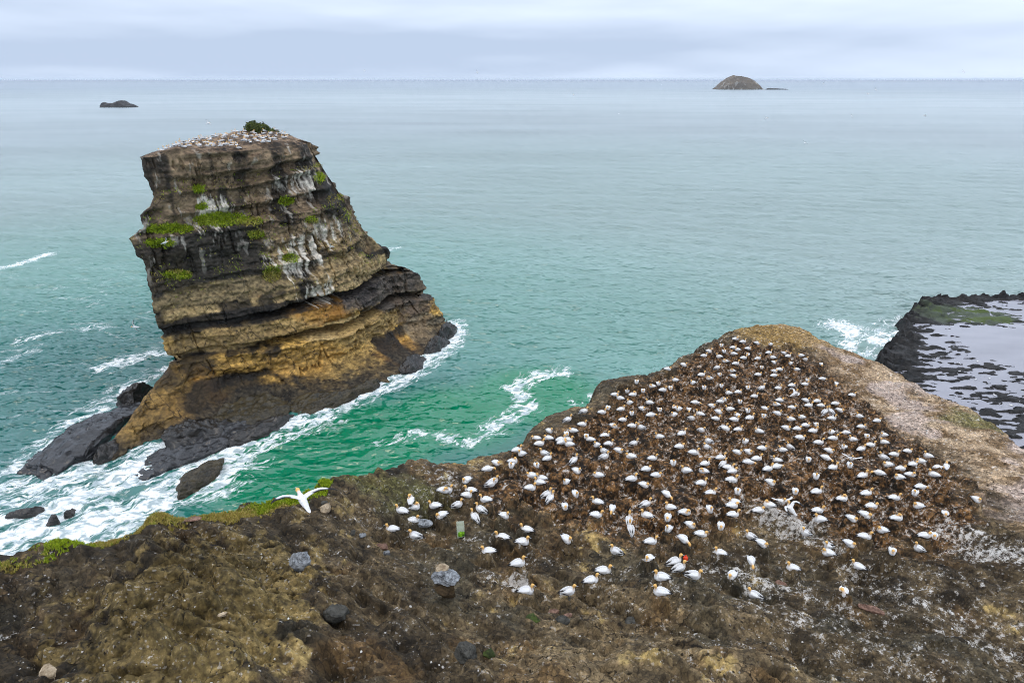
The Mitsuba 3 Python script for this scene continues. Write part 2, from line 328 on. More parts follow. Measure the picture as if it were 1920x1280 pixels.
def ground_color(p, n, uv):
    x, y, z = p.x, p.y, p.z
    big, mid = pf(x * .33, y * .33, z * .33, 4), pf(x * 1.7, y * 1.7, z * 1.7, 4)
    fine, grit = pf(x * 7, y * 7, z * 7, 3), pn(x * 31, y * 31, z * 31)
    soil = pmix((.030, .021, .011), (.132, .095, .050), ss(.3, .72, .5 * big + .5 * mid))
    soil = pmix(soil, (.105, .060, .022), .55 * ss(.54, .70, pf(x * .7 + 9, y * .7, z * .7, 3)))
    stri = pf((x * .94 - y * .34) * .55, (x * .34 + y * .94) * 2.6, z * .5, 4)
    soil = soil * (.55 + .75 * ss(.25, .75, stri))
    soil = pmix(soil, (.048, .043, .028), .5 * ss(.52, .66, pf(x * .5 + 31, y * .5, z * .5, 4)))
    # the bedrock outcrop that shows through at the left, olive tan
    t1 = dr.exp(-dr.square((x - OUTCROP[0] - .1) / 2.3) - dr.square((y - OUTCROP[1] + .3) / 3.4))
    t1 = ss(.17, .34, t1 + .9 * (mid - .5) + .5 * (big - .5))
    soil = pmix(soil, pmix((.070, .051, .015), (.36, .255, .095), ss(.22, .78, .55 * mid + .45 * fine)), .85 * t1)
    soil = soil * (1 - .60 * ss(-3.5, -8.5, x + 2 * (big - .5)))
    # dry sandy flank on the seaward right side
    q = (x - FA[0]) * FN[0] + (y - FA[1]) * FN[1] + 7.0 * (big - .5) + 1.2 * (mid - .5)
    sandw = ss(-.6, 2.4, q)
    sand = pmix((.120, .072, .032), (.36, .262, .168), ss(.22, .78, .3 * mid + .3 * fine + .4 * ss(.35, .7, pf(x * .9, y * .9, z * .9, 4))))
    sand = pmix(sand, (.34, .27, .235), .7 * ss(.5, .65, pf(x * .4 + 5, y * .4, 2, 3)))
    soil = pmix(soil, sand, sandw * .92)
    peat = pmix((.009, .005, .002), (.165, .082, .028), ss(.36, .72, .40 * mid + .60 * fine))
    c = pmix(soil, peat, .93 * uv.x * ss(.22, .40, mid + .30 * uv.x))
    c = pmix(c, pmix((.10, .055, .012), (.30, .19, .06), fine), .8 * ss(.3, .7, dr.exp(-dr.square((x - TIP[0]) / 5.5) - dr.square((y - TIP[1]) / 4.5)) + .7 * (mid - .5)) * (1 - uv.x))
    # green film of algae near the cliff edges
    al = .75 * dr.exp(-dr.square((x - AL1[0]) / 3.2) - dr.square((y - AL1[1]) / 2.0)) + dr.exp(-dr.square((x - AL2[0]) / 4.0) - dr.square((y - AL2[1]) / 2.0)) * .62 + .35 * dr.exp(-dr.square((x - AL3[0]) / 3.5) - dr.square((y - AL3[1]) / 2.2))
    c = pmix(c, (.085, .085, .022), .75 * ss(.3, .8, al + .8 * (mid - .5)))
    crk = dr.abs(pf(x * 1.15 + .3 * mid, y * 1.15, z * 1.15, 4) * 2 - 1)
    c = c * (1 - .7 * ss(.030, .006, crk) * (1 - uv.x) * ss(.42, .55, big))  # crack shade painted in as dark lines, the relief alone shades too weakly
    v1, v2, vr = mikit.voronoi(x * 6.5 + .8 * mid, y * 8.5)
    w1, w2, wr = mikit.voronoi(x * 17 + fine, y * 21)
    clod = (.55 + .75 * vr) * (.62 + .38 * ss(.02, .22, v2 - v1)) * (.70 + .55 * wr)
    clod = clod * (1 - .75 * t1) + .62 * t1 * (.75 + .5 * wr)
    c = c * (.10 + .95 * fine + .35 * grit) * clod * 1.8
    streak = pf(x * 2.4 + y * 1.5, y * 7 - x * 4, z * 2, 4)
    g = ss(1.03, 1.30, uv.y * .56 + .68 * streak + .66 * fine + .40 * (grit - .5) + .22 * (mid - .5))
    speck = ss(.80, .88, pn(x * 13 + 3, y * 13, z * 13) + .1 * uv.y) * ss(.40, .62, mid) * (.25 + uv.y)
    g = dr.minimum(dr.maximum(g, .8 * speck), 1)
    return pmix(c, pmix((.34, .31, .27), (.66, .64, .61), fine), .86 * g)


FA, FB = march(1478, 640), march(1900, 990)
_t = (FB - FA)[:2] / np.linalg.norm((FB - FA)[:2])
FN = (-_t[1], _t[0]) if (-_t[1] * (march(1800, 800) - FA)[0] + _t[0] * (march(1800, 800) - FA)[1]) > 0 else (_t[1], -_t[0])
FA, FN = [float(a) for a in FA], [float(a) for a in FN]
AL1, AL2, AL3 = ([float(a) for a in march(u, v)] for u, v in ((1830, 785), (720, 895), (1420, 618)))
OUTCROP = [float(a) for a in OUTCROP]
TIP = [float(a) for a in march(1460, 622)]
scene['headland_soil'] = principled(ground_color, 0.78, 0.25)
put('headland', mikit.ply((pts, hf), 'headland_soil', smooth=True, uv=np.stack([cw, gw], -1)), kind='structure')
fine_h = lambda x, y: height(np.atleast_1d(x), np.atleast_1d(y))


# ---------------------------------------------------------------- sea stack
COLS = {
    'L': [(262, 297, 73), (272, 332, 72.6), (284, 365, 72.6), (281, 388, 72.2), (260, 404, 71.6), (266, 425, 71), (246, 445, 70.6), (262, 487, 70.5), (285, 560, 70), (305, 640, 69.5), (322, 682, 69), (285, 725, 66), (235, 790, 61), (200, 850, 57.5)],
    'A': [(345, 291, 76), (345, 350, 75.7), (350, 415, 75), (350, 470, 74.2), (350, 520, 73.5), (360, 590, 72.5), (370, 650, 71.5), (375, 700, 69.5), (345, 760, 65), (300, 824, 60.3)],
    'B': [(460, 285, 80), (440, 415, 78.5), (470, 520, 77), (480, 590, 75.5), (490, 640, 74), (490, 680, 72.8), (470, 735, 70)],
    'C': [(560, 268, 87), (630, 415, 86), (650, 500, 84.5), (650, 590, 82), (640, 650, 79), (620, 700, 75.5), (600, 752, 69)],
    'D': [(577, 276, 89.5), (662, 415, 91.5), (712, 500, 92), (745, 590, 89.5), (750, 640, 86), (750, 706, 76.6)],
    'R': [(583, 280, 90.5), (605, 315, 91.2), (640, 370, 92), (680, 430, 93), (716, 466, 94), (722, 496, 94.2), (768, 500, 94.6), (800, 545, 94.6), (828, 590, 94.2), (846, 617, 94)]}
ZT = np.linspace(29.75, -2.0, 250)
near_cols = []
for k, pl in COLS.items():
    w = np.array([by_y(*q) for q in pl])
    w = w[np.argsort(w[:, 2])]
    keep = [0]
    for i in range(1, len(w)):
        if w[i, 2] > w[keep[-1], 2] + 0.05:
            keep.append(i)
    w = w[keep]
    zc = np.clip(ZT, w[0, 2], w[-1, 2])
    xy = np.stack([PchipInterpolator(w[:, 2], w[:, i])(zc) for i in (0, 1)], -1)
    near_cols.append(xy)
bt = (ZT - ZT[-1]) / (ZT[0] - ZT[-1])
back = [np.stack([np.interp(bt, [0, 1], [b[0], t[0]]), np.interp(bt, [0, 1], [b[1], t[1]])], -1) for t, b in (((-36.0, 102.5), (-24, 104)), ((-42.9, 105), (-38, 106)), ((-46.0, 90), (-44, 87)))]
cols = near_cols + back
NCOL = len(cols)
SEG = [90, 120, 150, 110, 110, 30, 24, 24, 40]


def catmull(a, b, c, d, t):
    return 0.5 * ((2 * b) + (-a + c) * t + (2 * a - 5 * b + 4 * c - d) * t ** 2 + (-a + 3 * b - 3 * c + d) * t ** 3)


loop = []
for i in range(NCOL):
    t = (np.arange(SEG[i]) / SEG[i])[None, :, None]
    a, b, c, d = (cols[(i + k) % NCOL][:, None] for k in (-1, 0, 1, 2))
    loop.append(0.55 * catmull(a, b, c, d, t) + 0.45 * (b + (c - b) * t))
loop = np.concatenate(loop, 1)
NZ, NT = loop.shape[:2]
k = 14
sm = sum(np.roll(loop, s, 1) for s in range(-k, k + 1)) / (2 * k + 1)
tan = np.roll(sm, -3, 1) - np.roll(sm, 3, 1)
nrm = np.stack([tan[..., 1], -tan[..., 0]], -1)
nrm /= np.linalg.norm(nrm, axis=-1, keepdims=True) + 1e-9
X, Y, Z = loop[..., 0], loop[..., 1], np.broadcast_to(ZT[:, None], (NZ, NT))
along = X * .65 + Y * .76
pos = np.stack([X, Y, Z], -1)
zw = Z + 3.4 * (meshkit.fbm(pos * .055, 2, 51) - 0.5) + 0.5 * (meshkit.fbm(pos * .4, 3, 52) - 0.5)
PROFILE = [(-3, .6), (0, .5), (1.2, .2), (1.9, -.2), (3.0, .1), (4.6, .5), (5.25, .8), (5.45, -2.6), (6.1, -2.2), (6.4, .35), (7.6, .55), (8.75, .5), (8.95, -2.0), (9.6, -2.3), (9.9, .4), (11.5, .55), (12.9, .5), (13.2, .15), (13.9, -.15),
           (15.1, .25), (15.4, .75), (15.7, -.1), (17.2, -.5), (18.6, -.25), (20.2, .1), (20.8, .65), (21.3, .75), (21.55, -.35), (22.4, -.6), (23.0, -.2), (23.4, .35), (23.8, -.25), (24.9, -.45), (25.7, -.1), (26.0, .35),
           (26.35, -.8), (27.3, -.9), (27.7, .25), (27.95, .7), (28.3, .3), (28.9, .65), (29.4, .55), (29.8, .0), (31, 0)]
pr = np.array(PROFILE)
disp = np.interp(zw, pr[:, 0], pr[:, 1]) * (0.30 + 1.55 * sstep(.30, .68, meshkit.fbm(np.stack([along * .11, Z * .10, X * .05], -1), 3, 61))) * (1 - .35 * sstep(13, 17, Z))
lay = meshkit.noise(np.stack([zw * 0 + 3.3, along * .12, zw * 3.1], -1), 62)
disp += 0.26 * (np.round(lay * 3) / 3 * .6 + lay * .4 - 0.5)
bt_ = meshkit.fbm(np.stack([along * .17, Z * .06, Y * .04], -1), 4, 63)
disp += 2.4 * (bt_ - 0.5) + 1.2 * (np.abs(meshkit.fbm(pos * .16, 3, 69) * 2 - 1) - .3)
rg = np.abs(meshkit.fbm(np.stack([along * .55, Z * .14, X * .2], -1), 4, 64) * 2 - 1)
disp -= 0.55 * (1 - sstep(0.0, 0.10, rg)) * (0.4 + sstep(0.4, 0.6, meshkit.fbm(pos * .15, 2, 65)))
lb = np.concatenate([[-3], np.cumsum(np.random.default_rng(77).uniform(.5, 2.4, 30)) - 3])
li = np.clip(np.searchsorted(lb, zw), 0, 30)
bw = np.random.default_rng(78).uniform(2.2, 6.5, 31)[li]
bi = np.floor(along / bw + li * .37 + .5 * (meshkit.fbm(pos * .35, 2, 79) - .5))
disp += 0.75 * (meshkit.noise(np.stack([bi * 1.7 + .5, li * 2.3 + .5, li * 0 + .5], -1), 80) - .5) * (1 - .4 * sstep(22, 27, Z))
disp += 0.50 * (meshkit.fbm(pos * .8, 5, 66) - 0.5) + 0.3 * (meshkit.fbm(pos * 2.4, 3, 67) - 0.5)
blk = np.abs(meshkit.fbm(pos * np.array([.5, .5, .9]), 3, 68) * 2 - 1)
disp += 0.55 * (0.5 - sstep(0.05, 0.5, blk))
rightness = np.clip((along - 28) / 30, 0, 1)
ledge = 1.5 * np.exp(-((along - 33) / 7.5) ** 2) * sstep(21.3, 20.9, zw) * sstep(16, 20, Z)
leftness = np.exp(-((np.arange(NT) - 0) / 16.0) ** 2) + np.exp(-((np.arange(NT) - NT) / 16.0) ** 2)
disp *= 1 - .6 * leftness[None]
disp += ledge
cav = by_y(440, 742, 70)
disp -= 2.2 * np.exp(-((along - (cav[0] * .65 + cav[1] * .76)) / 5.5) ** 2) * np.exp(-((Z - 2.4) / 1.5) ** 2)
gap = np.linalg.norm(np.roll(loop, -1, 1) - loop, axis=-1)
gap = sum(np.roll(gap, q, 1) for q in range(-20, 21)) / 41
disp *= np.clip(gap / .09, .12, 1)
disp *= sstep(29.75, 29.0, Z) * .85 + .15
loop2 = loop + nrm * disp[..., None]
side = np.concatenate([loop2, Z[..., None]], -1)
# the top: rings that close towards the middle, slightly domed
top0, cen = side[0], np.append(side[0, :, :2].mean(0), 29.75)
rings, NR = [], 46
for r in range(1, NR + 1):
    f = r / NR
    q = top0 * (1 - f) + cen * f
    q = np.column_stack([q[:, :2], 29.75 + 0.35 * sstep(0, .25, f) + 0.10 * sstep(0, .08, f) + 1.0 * (meshkit.fbm(P3(q[:, 0], q[:, 1], 3, .3), 4, 71) - .5) * sstep(0, .15, f) + .35 * (meshkit.fbm(P3(q[:, 0], q[:, 1], 3, 1.7), 3, 72) - .5) * sstep(0, .1, f)
                         + 0.7 * sstep(92, 106, q[:, 1]) * sstep(0, .2, f)])
    rings.append(q)
sv = np.concatenate([np.array(rings)[::-1], side], 0)
sf = tri(grid_faces(NR + NZ, NT, wrap=True))
stack_pts = sv.reshape(-1, 3)
fn = np.cross(stack_pts[sf[:, 1]] - stack_pts[sf[:, 0]], stack_pts[sf[:, 2]] - stack_pts[sf[:, 0]])
mid = stack_pts[sf].mean(1) - np.append(side[..., :2].reshape(-1, 2).mean(0), 12)
if (fn * mid).sum() < 0:
    sf = sf[:, ::-1]
GU = [[float(a) for a in by_y(*q)] for q in ((575, 470, 82), (545, 500, 80), (610, 430, 86), (400, 400, 77), (560, 345, 84), (600, 545, 82))]


TINT = [([float(a) for a in by_y(*q)], a_, b_, col, st) for q, a_, b_, col, st in (  # bed hues; the near-black entries are recess and cave shade put into colour
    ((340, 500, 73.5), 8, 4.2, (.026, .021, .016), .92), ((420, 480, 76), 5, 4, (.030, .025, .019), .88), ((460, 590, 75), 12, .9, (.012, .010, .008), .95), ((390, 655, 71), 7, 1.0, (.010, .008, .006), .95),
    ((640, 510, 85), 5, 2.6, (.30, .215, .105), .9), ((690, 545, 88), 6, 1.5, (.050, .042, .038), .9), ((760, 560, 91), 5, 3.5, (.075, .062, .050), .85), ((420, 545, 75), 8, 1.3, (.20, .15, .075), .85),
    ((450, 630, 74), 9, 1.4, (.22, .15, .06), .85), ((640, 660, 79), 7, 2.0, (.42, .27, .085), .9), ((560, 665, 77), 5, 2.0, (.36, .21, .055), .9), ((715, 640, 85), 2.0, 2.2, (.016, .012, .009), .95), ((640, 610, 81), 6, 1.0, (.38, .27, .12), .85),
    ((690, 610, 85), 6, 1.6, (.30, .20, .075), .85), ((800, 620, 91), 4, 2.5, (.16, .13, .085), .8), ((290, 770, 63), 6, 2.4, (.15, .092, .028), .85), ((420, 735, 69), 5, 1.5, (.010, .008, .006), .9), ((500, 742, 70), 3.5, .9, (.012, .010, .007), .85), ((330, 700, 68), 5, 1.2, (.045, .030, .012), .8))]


def stack_color(p, n, uv):
    x, y, z = p.x, p.y, p.z
    s = x * .65 + y * .76
    zw = z + 1.2 * (pf(x * .09, y * .09, z * .09, 3) - .5) + .6 * (pf(x * .5, y * .5, z * .5, 3) - .5)
    big, mid, fine = pf(x * .17, y * .17, z * .17, 4), pf(x * .8, y * .8, z * .8, 4), pf(x * 3.2, y * 3.2, z * 3.2, 3)
    bed = pf(s * .05, 3.7, zw * 1.25, 4)
    up = pmix((.046, .031, .018), (.255, .180, .108), ss(.25, .75, .5 * bed + .3 * mid + .2 * fine))
    midc = pmix((.062, .042, .019), (.46, .33, .155), ss(.3, .72, .4 * bed + .35 * big + .25 * fine))
    low = pmix((.105, .058, .013), (.68, .415, .105), ss(.28, .72, .3 * bed + .45 * big + .25 * fine))
    c = pmix(low, midc, ss(6.5, 10.5, zw + 3 * (big - .5)))
    c = pmix(c, up, ss(14, 20, zw + 5 * (big - .5)))
    # dark seepage: broad stains and narrow vertical streaks
    run = pf(s * .42, z * .07, 1.5, 4)
    c = pmix(c, (.012, .010, .008), .90 * ss(.49, .58, run * .6 + .4 * big))
    c = pmix(c, (.016, .014, .013), .80 * ss(.55, .68, pf(s * .13 + 4, zw * .22, 8.8, 4)))
    # near-black bands along the notches: undercut shade painted into the rock colour
    for z0, w0 in ((9.35, .75), (5.8, .6), (13.7, .55), (2.0, .7)):
        c = pmix(c, (.006, .005, .004), .92 * ss(w0, w0 * .45, dr.abs(zw - z0) + 1.1 * (mid - .5)))
    # rust
    c = pmix(c, (.34, .155, .022), .60 * ss(.57, .69, pf(s * .22 + 11, z * .25, 4, 3)) * ss(16, 9, z))
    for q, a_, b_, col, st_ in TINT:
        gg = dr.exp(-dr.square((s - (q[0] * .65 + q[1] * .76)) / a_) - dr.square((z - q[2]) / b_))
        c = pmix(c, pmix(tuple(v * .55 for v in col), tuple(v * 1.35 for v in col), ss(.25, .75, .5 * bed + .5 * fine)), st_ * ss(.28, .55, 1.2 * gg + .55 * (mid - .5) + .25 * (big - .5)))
    # whitewash under the nesting ledges
    g = mi.Float(0)
    for q in GU:
        g = dr.maximum(g, dr.exp(-dr.square((x - q[0]) / 3.6) - dr.square((y - q[1]) / 4.5) - dr.square((z - q[2]) / 3.0)))
    stk = pf(s * 2.2, z * .30, 6, 4)
    c = pmix(c, (.62, .57, .49), .85 * ss(.62, .80, .62 * stk + .50 * g + .10 * (fine - .5)) * ss(.10, .35, g))
    c = pmix(c, (.46, .42, .36), .50 * ss(.64, .76, pf(s * 1.3 + 7, z * .5, 2, 4)) * ss(13, 20, z))
    topw = ss(.55, .85, n.z) * ss(28.6, 29.3, z)
    c = pmix(c, pmix((.040, .022, .010), (.17, .115, .07), ss(.38, .66, .6 * mid + .4 * fine)), topw)
    # cracks
    cr = dr.abs(pf(s * .7, z * .38, x * .2, 4) * 2 - 1)
    c = c * (1 - .75 * ss(.035, .008, cr) * ss(.4, .55, pf(x * .2 + 3, y * .2, z * .2, 2)))
    # tide-wet, weed-dark foot
    wet = ss(1.5, .3, z + 1.8 * (mid - .5) + 1.0 * (big - .5))
    c = pmix(c, pmix((.006, .0055, .005), (.062, .050, .032), ss(.3, .75, .5 * mid + .5 * fine)), .92 * wet)
    return c * (.22 + 1.25 * fine + .35 * mid)


scene['stack_rock'] = principled(stack_color, 0.72, 0.3)
ROCKCOL = lambda a, b, f=1.5: (lambda p, n, uv: pmix(a, b, ss(.25, .75, .55 * pf(p.x * f, p.y * f, p.z * f, 4) + .45 * pf(p.x * f * 5, p.y * f * 5, p.z * f * 5, 3))))
put('sea_stack__rock', mikit.ply((stack_pts, sf), 'stack_rock', smooth=38))
labels['sea_stack'] = {'label': 'tall layered sandstone sea stack with a flat bird-covered top rising from the surf', 'category': 'sea stack'}

# grass on its ledges
vis = side.reshape(-1, 3)
vis_n = np.concatenate([nrm, np.zeros((NZ, NT, 1))], -1).reshape(-1, 3)
rel = vis - np.array([0, 0, CAM_H])
zc_ = rel[:, 1] * CP - rel[:, 2] * SP
uu, vv = 960 + FPX * rel[:, 0] / zc_, 640 + FPX * (-rel[:, 2] * CP - rel[:, 1] * SP) / zc_
facing = (vis_n[:, :2] * rel[:, :2]).sum(1) < 0


def blades(base, normals, n, h, w, seed, droop=0.4):
    r = np.random.default_rng(seed)
    k = r.integers(0, len(base), n)
    b = base[k] + r.normal(scale=w * 2.0, size=(n, 3))
    d = normals[k] * 0.45 + np.array([0, 0, 0.9]) + r.normal(scale=0.45, size=(n, 3))
    d /= np.linalg.norm(d, axis=1, keepdims=True)
    a = np.cross(d, r.normal(size=(n, 3)))
    a /= np.linalg.norm(a, axis=1, keepdims=True)
    hh = h * r.uniform(.5, 1.2, n)[:, None]
    v = np.stack([b - a * w - d * .04, b + a * w - d * .04, b + d * hh * .6 + a * w * .6, b + d * hh - np.array([0, 0, droop]) * hh * .4], 1)
    f = (np.arange(n) * 4)[:, None, None] + np.array([[0, 1, 2], [0, 2, 3]])
    return v.reshape(-1, 3), f.reshape(-1, 3), np.repeat(r.uniform(0, 1, n), 4)


def grass_color(p, n, uv):
    m = pf(p.x * .6, p.y * .6, p.z * .6, 3)
    c = pmix((.12, .20, .006), (.42, .50, .03), uv.x)
    return pmix(c, pmix((.27, .24, .03), (.50, .38, .14), uv.x), ss(.43, .56, m + .12 * (uv.x - .5)) * uv.y)


scene['grass_leaf'] = two(principled(grass_color, 0.6, 0.2))
PATCH = [(318, 430, 44, 9, 420, .0), (415, 412, 50, 13, 700, .15), (300, 456, 27, 8, 260, .0), (372, 355, 11, 7, 90, 0), (378, 388, 10, 6, 80, 0), (537, 377, 15, 8, 130, 0), (480, 440, 16, 7, 120, .3), (510, 514, 17, 15, 240, .8), (545, 484, 15, 9, 130, .2),
         (598, 335, 10, 10, 110, .3), (333, 515, 26, 9, 200, .8), (583, 413, 13, 6, 70, .6), (470, 415, 22, 8, 120, .6)]
for i, (u, v, a, b, n, dry) in enumerate(PATCH):
    sel = facing & (((uu - u) / a) ** 2 + ((vv - v) / b) ** 2 < 1)
    if sel.sum() < 4:
        continue
    v_, f_, t_ = blades(vis[sel], vis_n[sel], n * 5, 0.38, 0.055, 100 + i)
    put(numbered('sea_stack__grass_patch'), mikit.ply((v_, f_), 'grass_leaf', smooth=True, uv=np.stack([t_, np.full(len(t_), dry)], -1)))

# sparse tufts on every small ledge
gv_ = np.gradient(side, axis=0)
gu_ = np.roll(side, -1, 1) - np.roll(side, 1, 1)
sn = np.cross(gu_, gv_)
sn /= np.linalg.norm(sn, axis=-1, keepdims=True) + 1e-9
sn = sn * np.sign((sn[..., :2] * nrm).sum(-1, keepdims=True))
flat = (sn[..., 2].ravel() > .45) & facing & (vis[:, 2] > 12) & (vis[:, 2] < 27) & (meshkit.fbm(vis * .25, 3, 88) > .50)
if flat.sum() > 20:
    v_, f_, t_ = blades(vis[flat], vis_n[flat], 2600, .30, .045, 99)
    put('sea_stack__ledge_tufts', mikit.ply((v_, f_), 'grass_leaf', smooth=True, uv=np.stack([t_, np.full(len(t_), .9)], -1)), kind='stuff')

# the shrub on the crest
def leaf_cloud(c, r3, n, size, seed):
    r = np.random.default_rng(seed)
    d = r.normal(size=(n, 3))
    d /= np.linalg.norm(d, axis=1, keepdims=True)
    rad = r.uniform(.55, 1, n) ** .6 * (0.72 + 0.5 * meshkit.fbm(d * 2.0 + seed, 3, seed))
    p = np.asarray(c) + d * rad[:, None] * np.asarray(r3)
    p[:, 2] = np.maximum(p[:, 2], c[2] - .25 * r3[2])
    t = r.normal(size=(n, 3))
    t /= np.linalg.norm(t, axis=1, keepdims=True)
    s = np.cross(t, d)
    s /= np.linalg.norm(s, axis=1, keepdims=True) + 1e-9
    sz = size * r.uniform(.6, 1.3, n)[:, None]
    v = np.stack([p - s * sz * .4, p + t * sz * .5, p + s * sz * .4, p - t * sz * .5], 1)
    f = (np.arange(n) * 4)[:, None, None] + np.array([[0, 1, 2], [0, 2, 3]])
    return v.reshape(-1, 3), f.reshape(-1, 3), np.repeat(r.uniform(0, 1, n), 4)


sb = by_y(487, 247, 100)
scene['shrub_leaf'] = two(principled(lambda p, n, uv: pmix((.020, .035, .007), (.095, .115, .022), uv.x), 0.7, 0.2))
scene['twig'] = two(principled((.05, .035, .02), .85, .2))
lv, lf, lt = [], [], []
for i, (dx, dz, r3) in enumerate([(-.9, .35, (1.35, 1.3, 1.25)), (.4, .15, (1.5, 1.3, 1.15)), (1.8, -.45, (1.5, 1.2, .9))]):
    v_, f_, t_ = leaf_cloud(sb + np.array([dx, 0, dz]), r3, 1500, .26, 200 + i)
    lf.append(f_ + sum(map(len, lv)))
    lv.append(v_)
    lt.append(t_)
put('shrub__crown', mikit.ply((np.vstack(lv), np.vstack(lf)), 'shrub_leaf', smooth=True, uv=np.stack([np.concatenate(lt)] * 2, -1)))
stems = [trimesh.creation.cylinder(.05, segment=[sb + [a, b, -1.2], sb + [a * 1.3, b * 1.5, .4]], sections=6) for a, b in ((-1, .1), (-.5, -.2), (.2, .1), (.8, -.1), (1.4, .1))]
put('shrub__stem', mikit.ply(trimesh.util.concatenate(stems), 'twig', smooth=True))
labels['shrub'] = {'label': 'dark green rounded shrub on the highest crest of the sea stack', 'category': 'shrub'}


# ---------------------------------------------------------------- rocks standing in the water
def ridge_rock(p0, p1, width, hgt, seed, sink=0.6, sub=5, rough=0.16):
    a, b = np.asarray(p0, float), np.asarray(p1, float)
    d = b - a
    L = np.linalg.norm(d[:2])
    m = rock_mesh((L / 2 * 1.08, width / 2, hgt + sink), seed, sub=sub, cuts=12, rough=rough, freq=2.6)
    ang = math.atan2(d[1], d[0])
    v = np.array(m.vertices)
    v[:, 2] += (meshkit.fbm(v * 1.1 + seed, 5, seed) - .5) * .9 * hgt + (meshkit.fbm(v * 2.2 + seed, 4, seed + 1) - .5) * .55
    R = np.array([[math.cos(ang), -math.sin(ang), 0], [math.sin(ang), math.cos(ang), 0], [0, 0, 1]])
    v = v @ R.T + np.append((a[:2] + b[:2]) / 2, -sink * .55)
    return trimesh.Trimesh(v, m.faces, process=False)


scene['wet_rock'] = principled(ROCKCOL((.005, .0045, .0045), (.036, .032, .028), 1.6), .38, .5)
scene['wet_grey_rock'] = principled(ROCKCOL((.008, .0085, .010), (.040, .040, .043), 1.6), .26, .5)
scene['weed_rock'] = principled(ROCKCOL((.008, .007, .004), (.060, .046, .022), 1.6), .5, .4)
RIDGES = [((50, 908), (290, 745), 8.6, 1.05, 'wet_grey_rock', 'long wet grey rock slab running into the surf left of the stack foot'),
          ((222, 775), (285, 722), 3.6, 1.5, 'wet_rock', 'dark rock hump at the left foot of the stack above the slab'),
          ((268, 890), (480, 790), 8.0, .95, 'wet_grey_rock', 'broad wet grey rock ledge below the dark cave of the stack'),
          ((300, 938), (440, 862), 3.6, .75, 'weed_rock', 'brown weedy rock with foam running past it, nearest the headland'),
          ((95, 992), (105, 972), 1.6, .5, 'wet_rock', 'small dark rock awash at the lower left of the surf'),
          ((10, 975), (95, 950), 2.2, .55, 'wet_rock', 'low dark rock awash at the left edge of the surf'),
          ((120, 970), (150, 957), 1.3, .4, 'wet_rock', 'little dark rock awash between two foam streams'),
          ((170, 870), (240, 820), 2.6, 1.3, 'wet_rock', 'black knobbly rock between the grey slab and the stack'),
          ((560, 778), (740, 712), 2.6, .9, 'weed_rock', 'dark weedy rock apron along the front foot of the stack'),
          ((290, 836), (420, 795), 9.0, 1.5, 'wet_rock', 'black rock floor of the cave at the stack foot'),
          ((400, 800), (540, 755), 10.0, 1.2, 'weed_rock', 'dark rock ramp below the undercut middle of the stack'),
          ((540, 778), (640, 742), 7.0, .7, 'weed_rock', 'low dark rock toe under the middle of the stack wall'),
          ((752, 704), (800, 670), 3.0, 1.3, 'wet_rock', 'black jagged rock at the front right foot of the stack'),
          ((800, 668), (838, 640), 3.0, 1.5, 'wet_rock', 'black jagged rock below the right end of the stack'),
          ((825, 640), (850, 612), 2.6, 1.8, 'wet_rock', 'outermost black rock at the right end of the stack'),
          ((418, 840), (560, 780), 3.0, .9, 'wet_rock', 'low black rock strip between the grey ledge and the green channel')]
for i, (a, b, w, hgt, mat, lab) in enumerate(RIDGES):
    put(numbered('shore_rock'), mikit.ply(ridge_rock(by_z(*a), by_z(*b), w, hgt, 300 + i), mat, smooth=35), lab, 'rock')

# ---------------------------------------------------------------- wet rock shelf on the right, with a film of water on it
shelf_px = [(1636, 676), (1660, 655), (1690, 628), (1686, 606), (1712, 583), (1728, 566), (1760, 561), (1800, 560), (1850, 556), (1925, 559), (2040, 566)]
sh = np.array([by_z(u, v, 0.6)[:2] for u, v in shelf_px])
sh = np.vstack([sh, [150, 100], [150, 40], [50, 40], [46, 66]])
shp = shapely.Polygon(sh)
gx, gy = np.meshgrid(np.arange(42, 128, .27), np.arange(42, 112, .27), indexing='xy')
d = np.full(gx.shape, 1e9)
for a, b in zip(sh, np.roll(sh, -1, 0)):
    d = np.minimum(d, seg_dist(gx, gy, a, b))
d = np.where(shapely.contains_xy(shp, gx, gy), d, -d) + 2.2 * (meshkit.fbm(P3(gx, gy, 0, .45), 5, 81) - .5)
plate = meshkit.fbm(P3(gx * .22 + gy * .10, gy * .55, 1), 5, 82)
ridge = 1 - np.abs(meshkit.fbm(P3(gx * .34 + gy * .1, gy * .75, 4), 4, 83) * 2 - 1)
cr = np.abs(meshkit.fbm(P3(gx * .10 - gy * .13, gy * .09 + gx * .03, 5), 2, 84) * 2 - 1)
green = by_z(1815, 590, 1.0)[:2]
gb = np.clip(1.5 * gauss(gx, gy, green, 9.5, 4.6, -.25), 0, 1)
sz = 0.26 + .62 * (plate - .5) + .55 * (ridge - .72) + 1.15 * np.exp(-np.clip(d, 0, None) / 2.4) + .62 * gb
for u, v, a, b, amp in ((1730, 700, 5, 3.5, .30), (1900, 705, 4, 3, .28), (1850, 745, 4, 3, .25), (1890, 800, 6, 4, .36), (1700, 655, 5, 4, .32), (1915, 740, 4, 3, .3)):
    sz += amp * gauss(gx, gy, by_z(u, v, 1)[:2], a, b)
lac = meshkit.fbm(P3(gx * .55 + gy * .25, gy * 1.5, 8), 4, 87)
sz += .95 * np.exp(-np.clip(d, 0, None) / 6.5) * sstep(.44, .60, lac)
for u, v, a, b in ((1740, 690, 8, 6), (1905, 700, 5, 5), (1860, 750, 6, 5), (1890, 810, 9, 6)):
    sz += .55 * gauss(gx, gy, by_z(u, v, 1)[:2], a, b) * sstep(.47, .60, lac)
sz -= .55 * gb * (1 - sstep(.0, .05, cr))
rim = np.exp(-np.clip(d, 0, None) / 3.0)
